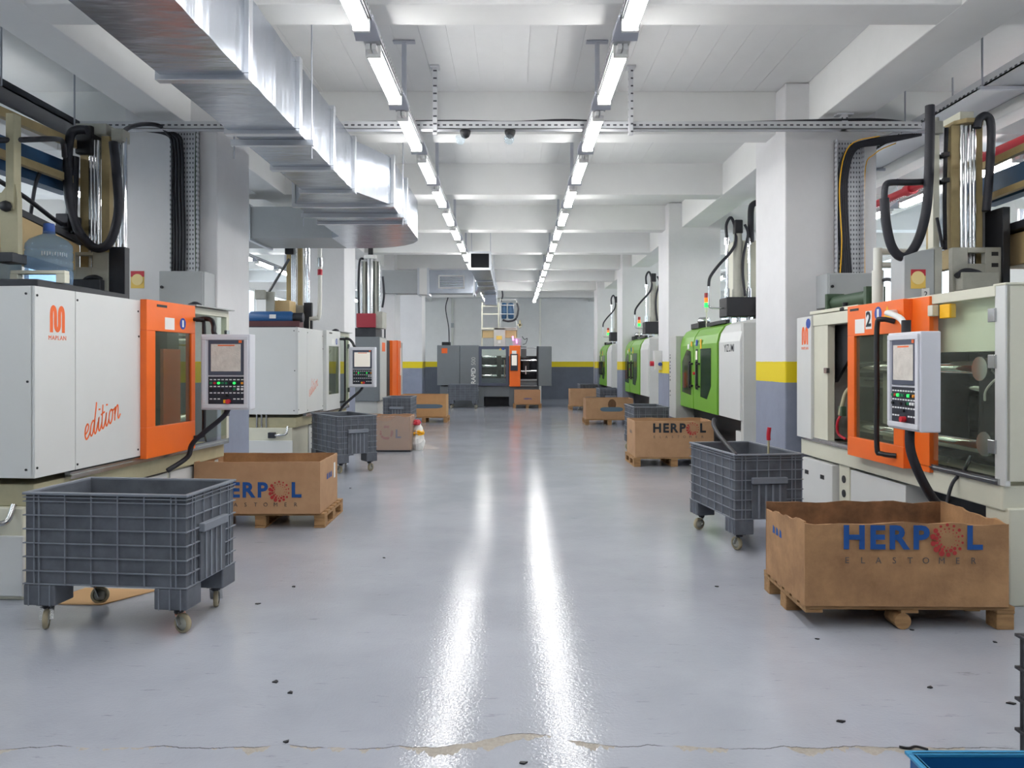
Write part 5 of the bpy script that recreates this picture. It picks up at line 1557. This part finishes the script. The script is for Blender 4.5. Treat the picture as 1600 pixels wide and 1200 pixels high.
def herpol(parent, y, cx, cz, width, big, small, small_on=True, skip=0, ring=True):
    """blue HERP_L with a red ring of dots for the O, thin ELASTOMER below; width is the span of the word"""
    s = width / 4.55
    letters = [('H', 0.34), ('E', 1.105), ('R', 1.80), ('P', 2.55), ('L', 4.32)]
    x0 = cx - width / 2
    for k, (ch, off) in enumerate(letters):
        if k < skip:
            continue
        lettering(ch, s * 1.08, big, parent, (x0 + off * s, y, cz), (1, 0, 0), AZ, 0.035)
    if ring:
        mb = MB()
        rnd = random.Random(3)
        c = (x0 + 3.45 * s, cz - 0.03 * s)
        for rr, n, r0 in ((0.50, 14, 0.075), (0.37, 16, 0.045), (0.27, 13, 0.025)):
            for i in range(n):
                a = 2 * math.pi * i / n + rr * 5
                big_side = 1.25 if math.cos(a - 3.9) > 0 else 0.62
                r = r0 * s * big_side * (0.8 + 0.5 * rnd.random())
                px, pz = c[0] + rr * s * math.cos(a), c[1] + rr * s * math.sin(a)
                mb.add([(px + r * math.cos(t_), y - 0.0006, pz + r * math.sin(t_)) for t_ in [k * math.pi / 3.5 for k in range(7)]], [tuple(range(7))])
        part('emblem', mb, M_INKR, parent)
    if small_on:
        word = 'ELASTOMER'
        for k, ch in enumerate(word):
            lettering(ch, s * 0.30, small, parent, (x0 + 0.1 * s + k * (width - 0.35 * s) / 8, y, cz - 0.74 * s), (1, 0, 0), AZ, 0.0)


def carton(loc, rz, label, w=1.165, d=0.72, h=0.48, m=M_CARD, inside=None, wave=0.006, seed=1, slump=0.0, prof=None, sprof=None):
    t = thing('cardboard_box', label, 'box', loc, rz, 'open cardboard boxes')
    th = 0.012
    fr = put('front_panel', wall_sheet(w, h, th, wave, seed, slump, profile=prof).mesh('front_panel'), m, t, (0, -d / 2, 0))
    bk = put('back_panel', wall_sheet(w, h, th, wave, seed + 1, -slump).mesh('back_panel'), inside or m, t, (0, d / 2 - th, 0))
    sl = put('side_panel', wall_sheet(d - 2 * th, h, th, wave, seed + 2, slump * 0.5, profile=sprof).mesh('side_panel'), m, t, (-w / 2 + th, 0, 0))
    sl.rotation_euler = (0, 0, math.pi / 2)
    sr = put('side_panel', wall_sheet(d - 2 * th, h, th, wave, seed + 3, -slump * 0.5).mesh('side_panel'), m, t, (w / 2, 0, 0))
    sr.rotation_euler = (0, 0, math.pi / 2)
    part('bottom_panel', MB().box(-w / 2 + th, w / 2 - th, -d / 2 + th, d / 2 - th, 0.0, 0.01), m, t)
    return t, fr, bk, sl, sr


def end_marks(panel, y, cx, cz, s, m, side=(1, 0, 0)):
    for k in range(3):
        part('handling_mark', MB().prism([(cx + (k - 1) * s * 1.3 - s * .45, cz), (cx + (k - 1) * s * 1.3 + s * .45, cz), (cx + (k - 1) * s * 1.3 + s * .3, cz + s), (cx + (k - 1) * s * 1.3 - s * .3, cz + s * 0.8)], 'xz', y - 0.0008, y), m, panel)


PH = 0.14
# by the machine numbered 2, nearest
rz = math.radians(-1.0)
pallet((2.30, 4.83, 0), rz, 'worn wooden pallet with a round block, under the large stained carton', w=1.2, d=0.78, h=PH - 0.005, round_blocks=True)
t, fr, bk, sl, sr = carton((2.27, 4.78, PH), rz, 'large stained open carton with torn rim below the orange door numbered 2', m=M_CARDD, inside=M_CARDS, wave=0.016, seed=11, slump=0.012,
                           h=0.475, sprof=lambda a: 0.03 * math.cos(a * math.pi) - 0.02)
herpol(fr, -0.006, 0.03, 0.392, 0.78, M_INKB, M_INKG)
end_marks(sl, 0.016, 0.12, 0.30, 0.05, M_INKB)
# by the white machine with the orange door
rz = math.radians(0.5)
pallet((-2.36, 7.55, 0), rz, 'wooden pallet under the carton beside the near plastic cart', h=PH - 0.005)
t, fr, bk, sl, sr = carton((-2.375, 7.47, PH), rz, 'clean open carton with blue lettering behind the near plastic cart', wave=0.004, seed=21, m=M_CARD, inside=M_CARDD)
herpol(fr, -0.003, 0.0, 0.215, 0.80, M_INKB, M_INKG)
end_marks(sr, -0.002, 0.0, 0.28, 0.06, M_INKB)
part('white_label', MB().box(0.2, 0.26, -0.002, 0, 0.25, 0.40), M_PAPER, sr)
# wrapped carton
t, fr, bk, sl, sr = carton((X(640, 13.2) - 0.42, 13.5, 0.03), 0, 'carton wrapped in clear film beside the corner-on plastic cart', w=0.86, d=0.6, h=0.58, wave=0.01, seed=31, m=mat('pinkish_cardboard', (186, 148, 118), 0.7, var=0.08))
lettering('L', 0.20, M_INKB, fr, (0.22, -0.003, 0.27), (1, 0, 0), AZ, 0.03)
mb = MB()
rnd = random.Random(5)
for i in range(20):
    a = rnd.random() * 6.3
    px, pz, r = 0.02 + 0.1 * math.cos(a), 0.30 + 0.1 * math.sin(a), 0.015 + 0.01 * rnd.random()
    mb.add([(px + r * math.cos(u), -0.002, pz + r * math.sin(u)) for u in [k * math.pi / 3 for k in range(6)]], [tuple(range(6))])
part('emblem', mb, M_INKR, fr)
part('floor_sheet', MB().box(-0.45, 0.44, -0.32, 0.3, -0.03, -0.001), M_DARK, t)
film = wall_sheet(0.88, 0.60, 0.003, 0.03, 44, 0.02).mesh('film_wrap')
put('film_wrap', film, G_WRAP, t, (0, -0.318, -0.02))
fs_ = put('film_wrap', wall_sheet(0.62, 0.60, 0.003, 0.03, 45, -0.02).mesh('film_wrap'), G_WRAP, t, (0.45, 0, -0.02))
fs_.rotation_euler = (0, 0, math.pi / 2)
t = thing('plastic_bag', 'crumpled white plastic bag with red and yellow print beside the wrapped carton', 'bag', (X(654, 13.6), 13.55, 0), 0)


def crumple(r, h, seed, n=14, m=7):
    rnd = random.Random(seed)
    vs, fs = [], []
    for j in range(m + 1):
        b = j / m
        rr = r * (0.55 + 0.6 * math.sin(math.pi * (0.15 + 0.8 * b))) * (1 - 0.25 * b)
        for i in range(n):
            a = 2 * math.pi * i / n
            k = 1 + (rnd.random() - .5) * 0.45
            vs.append((rr * k * math.cos(a) * 0.7, rr * k * math.sin(a), h * b + (rnd.random() - .5) * h * .08 * (0 < j)))
    vs = [(x, y, max(z, 0)) for x, y, z in vs]
    for j in range(m):
        for i in range(n):
            q, p = j * n + i, j * n + (i + 1) % n
            fs.append((q, p, p + n, q + n))
    fs += [tuple(range(n - 1, -1, -1)), tuple(range(m * n, m * n + n))]
    return MB().add(vs, fs)


part('bag_body', crumple(0.15, 0.45, 3), M_PAPER, t)
part('yellow_print', crumple(0.152, 0.10, 4).xf(Matrix.Translation((0, 0, 0.26))), M_SIGN, t)
part('red_print', crumple(0.10, 0.09, 6).xf(Matrix.Translation((-0.02, -0.05, 0.44))), M_RED, t)
part('bag_tail', MB().add([(0.05, -0.05, 0.02), (0.30, -0.12, 0.01), (0.38, 0.02, 0.015), (0.28, 0.10, 0.04), (0.08, 0.08, 0.10)], [(0, 1, 3, 4), (1, 2, 3)]), G_WRAP, t)


def oval_print(panel, cx, cz, w, h):
    n = 20
    pts = []
    for i in range(n):
        a = 2 * math.pi * i / n
        c, s = math.cos(a), math.sin(a)
        pts.append((cx + math.copysign(abs(c) ** 0.35, c) * w / 2, -0.003, cz + math.copysign(abs(s) ** 0.9, s) * h / 2))
    part('printed_band', MB().add(pts, [tuple(range(n))]), mat('faded_blue_print', (92, 116, 134), 0.7), panel)


# by the grey machine, left row far
pallet((X(698, 19.6) - 0.58, 19.95, 0), 0, 'wooden pallet under the carton in front of the grey end machine', h=PH - 0.005)
t, fr, bk, sl, sr = carton((X(698, 19.6) - 0.60, 19.95, PH), 0, 'plain carton with blue oval print beside the far plastic cart', h=0.56, seed=41, wave=0.003, m=mat('tan_cardboard', (190, 150, 104), 0.8, var=0.06))
oval_print(fr, 0.05, 0.27, 0.9, 0.11)
# in front of the end machine
pallet((X(824, 25.5), 25.8, 0), 0, 'wooden pallet under the small carton at the end machine', w=0.95, d=0.6, h=PH - 0.005)
t, fr, bk, sl, sr = carton((X(824, 25.5), 25.8, PH), 0, 'small carton standing below the orange post of the end machine', w=0.87, d=0.5, h=0.46, seed=51, wave=0.002, m=mat('brown_cardboard', (176, 132, 98), 0.8, var=0.05))
lettering('HERPOL', 0.075, M_INKB, fr, (0.02, -0.003, 0.17), (1, 0, 0), AZ, 0.02)
# green machine side
pallet((2.37, 11.72, 0), math.radians(1), 'wooden pallet under the lettered carton by the nearest green machine', h=PH - 0.005)
t, fr, bk, sl, sr = carton((2.37, 11.68, PH), math.radians(1), 'carton with dark lettering and red ring beside the nearest green machine', h=0.53, seed=61, wave=0.006, slump=0.006)
herpol(fr, -0.004, 0.07, 0.425, 0.77, M_INKD, M_INKG)
end_marks(sl, 0.014, 0.0, 0.33, 0.05, M_INKG)
pallet((2.36, 19.2, 0), 0, 'wooden pallet under the carton by the middle green machine', h=PH - 0.005)
t, fr, bk, sl, sr = carton((2.36, 19.18, PH), 0, 'carton with a dark stain and oval print by the middle green machine', h=0.50, seed=71, wave=0.006, m=M_CARD)
oval_print(fr, 0.05, 0.24, 0.56, 0.11)
part('stain', MB().add([(0.06 + 0.10 * math.cos(a), -0.002, 0.36 + 0.13 * math.sin(a)) for a in [k * math.pi / 8 for k in range(16)]], [tuple(range(16))]), mat('oil_stain', (104, 74, 50), 0.8, var=0.2), fr)
pallet((2.40, 24.9, 0), 0, 'wooden pallet under the furthest carton on the green side', h=PH - 0.005)
t, fr, bk, sl, sr = carton((2.40, 24.9, PH), 0, 'furthest carton on the green machine side, near the end wall', h=0.53, seed=81, wave=0.003, m=M_CARD)
oval_print(fr, 0.2, 0.24, 0.7, 0.09)


# ------------------------------------------------------------------ plastic carts
_cart = None


def make_cart():
    t = thing('plastic_cart', 'x', 'cart', (0, 0, 0), 0, 'ribbed plastic carts on casters')
    a, b = 0.485, 0.285
    z0, z1 = 0.268, 0.797
    th = 0.012
    tub = MB()
    tub.box(-a, a, -b, -b + th, z0, z1).box(-a, a, b - th, b, z0, z1)
    tub.box(-a, -a + th, -b + th, b - th, z0, z1).box(a - th, a, -b + th, b - th, z0, z1)
    tub.box(-a + th, a - th, -b + th, b - th, z0, z0 + 0.02)
    part('tub', tub, M_CART, t)
    part('rim', MB().frame(-0.5, 0.5, -0.3, 0.3, 0.785, 0.80, 0.028, 'z'), M_CARTR, t, 0.004)
    for zz in (0.768, 0.745):
        part('rib', MB().frame(-0.497, 0.497, -0.297, 0.297, zz, zz + 0.005, 0.013, 'z'), M_CARTR, t)
    for zz in (0.665, 0.585, 0.505, 0.425, 0.345, 0.27):
        part('rib', MB().frame(-0.497, 0.497, -0.297, 0.297, zz, zz + 0.006, 0.013, 'z'), M_CARTR, t)
    vl = MB().box(-0.003, 0.003, -0.295, -b, z0, 0.79).mesh('rib')
    vb = MB().box(-0.003, 0.003, b, 0.295, z0, 0.79).mesh('rib')
    for xx in (-0.43, -0.40, -0.24, -0.08, 0.08, 0.24, 0.40, 0.43):
        put('rib', vl, M_CARTR, t, (xx, 0, 0))
        put('rib', vb, M_CARTR, t, (xx, 0, 0))
    vs = MB().box(a, 0.495, -0.003, 0.003, z0, 0.79).mesh('rib')
    vt = MB().box(-0.495, -a, -0.003, 0.003, z0, 0.79).mesh('rib')
    for yy in (-0.23, -0.20, -0.10, 0.0, 0.10, 0.20, 0.23):
        put('rib', vs, M_CARTR, t, (0, yy, 0))
        put('rib', vt, M_CARTR, t, (0, yy, 0))
    for s in (-1, 1):
        x0, x1 = sorted((s * 0.485, s * 0.525))
        part('handle', MB().box(x0, x1, -0.15, 0.15, 0.56, 0.61), M_CARTR, t, 0.006)
        x0, x1 = sorted((s * 0.485, s * 0.5))
        ap = part('apron', MB().box(x0, x1, -0.15, 0.15, 0.275, 0.555), M_CART, t, 0.003)
        for yy in (-0.09, -0.03, 0.03, 0.09):
            xx = sorted((s * 0.5, s * 0.506))
            part('flute', MB().box(xx[0], xx[1], yy - 0.008, yy + 0.008, 0.28, 0.55), M_CARTR, ap)
    for sx in (-1, 1):
        for sy in (-1, 1):
            xa, xb = sorted((sx * 0.30, sx * 0.495))
            ya, yb = sorted((sy * 0.13, sy * 0.295))
            part('leg', MB().box(xa, xb, ya, yb, 0.148, 0.268), M_CART, t, 0.008)
            lr = MB()
            for k in (0.33, 0.395, 0.46):
                lr.box(sx * k - 0.003, sx * k + 0.003, sy * 0.295, sy * 0.3, 0.148, 0.268)
            part('leg_rib', lr, M_CARTR, t)
            cx, cy = sx * 0.405, sy * 0.215
            ca = part('caster', MB().box(cx - 0.04, cx + 0.04, cy - 0.04, cy + 0.04, 0.135, 0.148).cyl((cx, cy, 0.115), (cx, cy, 0.136), 0.028, 12), M_DARK, t)
            ang = 0.6 * sx + 0.9 * sy + (0.4 if sx * sy > 0 else 0)
            dx, dy = math.cos(ang), math.sin(ang)
            nx, ny = -dy, dx
            wx, wy = cx + dx * 0.03, cy + dy * 0.03
            fk = MB()
            for s in (-1, 1):
                fk.bar((cx + nx * 0.02 * s, cy + ny * 0.02 * s, 0.122), (wx + nx * 0.02 * s, wy + ny * 0.02 * s, 0.05), 0.004, 0.035, up=(nx, ny, 0))
            fk.bar((cx - nx * 0.022, cy - ny * 0.022, 0.118), (cx + nx * 0.022, cy + ny * 0.022, 0.118), 0.04, 0.005)
            part('fork', fk, M_STEEL, ca)
            Mw = Matrix.Translation((wx, wy, 0.056)) @ Matrix.Rotation(ang, 4, 'Z')
            part('tyre', MB().lathe([(0.040, -0.014), (0.054, -0.012), (0.056, 0.0), (0.054, 0.012), (0.040, 0.014)], (0, 0, 0), 20, 'y').xf(Mw), M_TYRE, ca)
            part('hub', MB().lathe([(0.0, -0.012), (0.012, -0.014), (0.041, -0.009), (0.041, 0.009), (0.012, 0.014), (0.0, 0.012)], (0, 0, 0), 16, 'y').xf(Mw), M_PLATE, ca)
    return t


cart0 = make_cart()
carts = [
    (-2.297, 4.66, -6.0, 'large grey ribbed plastic cart in front of the white machine with the orange door'),
    (-2.45, 11.08, 125.8, 'grey plastic cart turned corner-on beside the all-white machine'),
    (-2.43, 16.5, 90, 'grey plastic cart between the wrapped carton and the plain oval-printed carton'),
    (X(724, 25.8), 25.75, 0, 'grey plastic cart standing against the end machine'),
    (2.01, 6.73, 98.0, 'grey plastic cart with a red-handled tool, beside the stained carton'),
    (2.28, 13.2, 91.0, 'grey plastic cart behind the dark-lettered carton by the nearest green machine'),
    (2.69, 21.75, 90.0, 'grey plastic cart behind the oval-printed carton by the middle green machine'),
    (2.5, 25.85, 90.0, 'grey plastic cart by the furthest green machine'),
]
for i, (xx, yy, a, lab) in enumerate(carts):
    o = cart0 if i == 0 else copy_tree(cart0)
    o.location = (xx, yy, 0)
    o.rotation_euler = (0, 0, math.radians(a))
    o['label'] = lab

# tools leaning in the cart beside the stained carton
t = thing('scraper', 'scraper with a red handle standing in the plastic cart', 'tool', (X(1200, 6.65), 6.65, 0.30))
part('blade', MB().box(-0.03, 0.03, -0.003, 0.003, 0.0, 0.12), M_STEEL, t)
part('shaft', MB().cyl((0, 0, 0.12), (0.005, 0, 0.58), 0.010, 8), M_BEIGED, t)
part('grip', MB().tube([(0.005, 0, 0.57), (0.004, 0, 0.62), (0.012, 0, 0.68)], 0.018, 8), M_RED, t)
t = thing('rubber_strip', 'long dark rubber strip hanging from the cart rim beside the green machine', 'strip', (0, 0, 0))
part('strip_body', MB().tube([P(1150, 712, 6.5), P(1135, 694, 6.9), P(1122, 678, 7.3), P(1115, 664, 7.6), P(1116, 655, 7.7)], 0.022, 6), M_HOSE, t)
t = thing('pry_bar', 'thin black bar leaning in the carton behind the near cart', 'tool', (0, 0, 0))
part('bar_shaft', MB().cyl(P(320, 682, 7.95), P(331, 724, 7.55), 0.010, 8), M_BLACK, t)
part('bar_tip', MB().cyl(P(329, 716, 7.6), P(332, 735, 7.5), 0.016, 8), M_BLACK, t)

# ------------------------------------------------------------------ crates at the picture's corner, floor sheet, scraps
t = thing('storage_bin', 'blue plastic tray at the lower corner of the picture', 'tray', (1.27, 2.46, 0.0))
bw_, bd_, bh_ = 0.6, 0.4, 0.30
part('tray_wall', MB().frame(0, bw_, -bd_, 0, 0.0, bh_, 0.012, 'z'), M_BIN, t, 0.003)
part('tray_base', MB().box(0.012, bw_ - 0.012, -bd_ + 0.012, -0.012, 0.0, 0.012), M_BIN, t)
part('tray_rim', MB().frame(-0.012, bw_ + 0.012, -bd_ - 0.012, 0.012, bh_ - 0.012, bh_, 0.026, 'z'), mat('blue_bin_rim', (52, 140, 186), 0.4), t, 0.003)
t = thing('storage_crate', 'black plastic crate at the picture edge below the stained carton', 'crate', (1.957, 2.57, 0.0))
part('crate_wall', MB().frame(0.0, 0.6, 0.0, 0.4, 0.0, 0.50, 0.015, 'z'), M_BLACKBIN, t, 0.004)
part('crate_base', MB().box(0.015, 0.585, 0.015, 0.385, 0.0, 0.015), M_BLACKBIN, t)
for zz in (0.12, 0.24, 0.36, 0.485):
    part('rib', MB().frame(-0.012, 0.612, -0.012, 0.412, zz, zz + 0.012, 0.014, 'z'), M_BLACKBIN, t, 0.002)
part('label_holder', MB().box(0.02, 0.05, -0.014, -0.001, 0.38, 0.44), M_PAPER, t)
o = single('cardboard_sheet', MB().prism([(-3.02, 4.90), (-2.62, 4.88), (-2.40, 5.20), (-2.92, 5.24)], 'xy', 0.002, 0.008), M_CARDE, 'flat cardboard sheet lying on the floor under the near cart', 'cardboard')
rnd = random.Random(12)
spots = [(460, 917), (403, 944), (358, 858), (600, 872), (432, 1066), (455, 1083), (449, 1160), (1120, 917), (1425, 985), (1555, 1004), (1455, 1075), (1314, 1128), (1277, 999), (818, 1193), (1580, 1100), (548, 763), (507, 721)]
for k, (px, py) in enumerate(spots):
    Yq = F * H / (py - CY)
    s = 0.012 + 0.010 * rnd.random()
    a = rnd.random() * 3.1
    mb = MB().prism([(s * math.cos(a) , s * math.sin(a)), (s * 1.3 * math.cos(a + 1.9), 0.5 * s * math.sin(a + 1.9)), (-s * math.cos(a), -0.7 * s * math.sin(a)), (0.4 * s * math.cos(a - 1.6), 0.6 * s * math.sin(a - 1.6))], 'xy', 0.0005, 0.006)
    mb.xf(Matrix.Translation((X(px, Yq), Yq, 0)))
    single('rubber_scrap', mb, M_BLACK, 'tiny black rubber scrap lying on the grey floor', 'scrap', 'black rubber scraps on the floor')
Yq = F * H / (1171 - CY)
single('rubber_strip', MB().tube([(X(1407, Yq), Yq + 0.01, 0.006), (X(1420, Yq), Yq, 0.005), (X(1432, Yq), Yq + 0.004, 0.01), (X(1448, Yq), Yq - 0.01, 0.005)], 0.005, 6), M_BLACK, 'curled black rubber strip on the floor behind the blue tray', 'scrap')
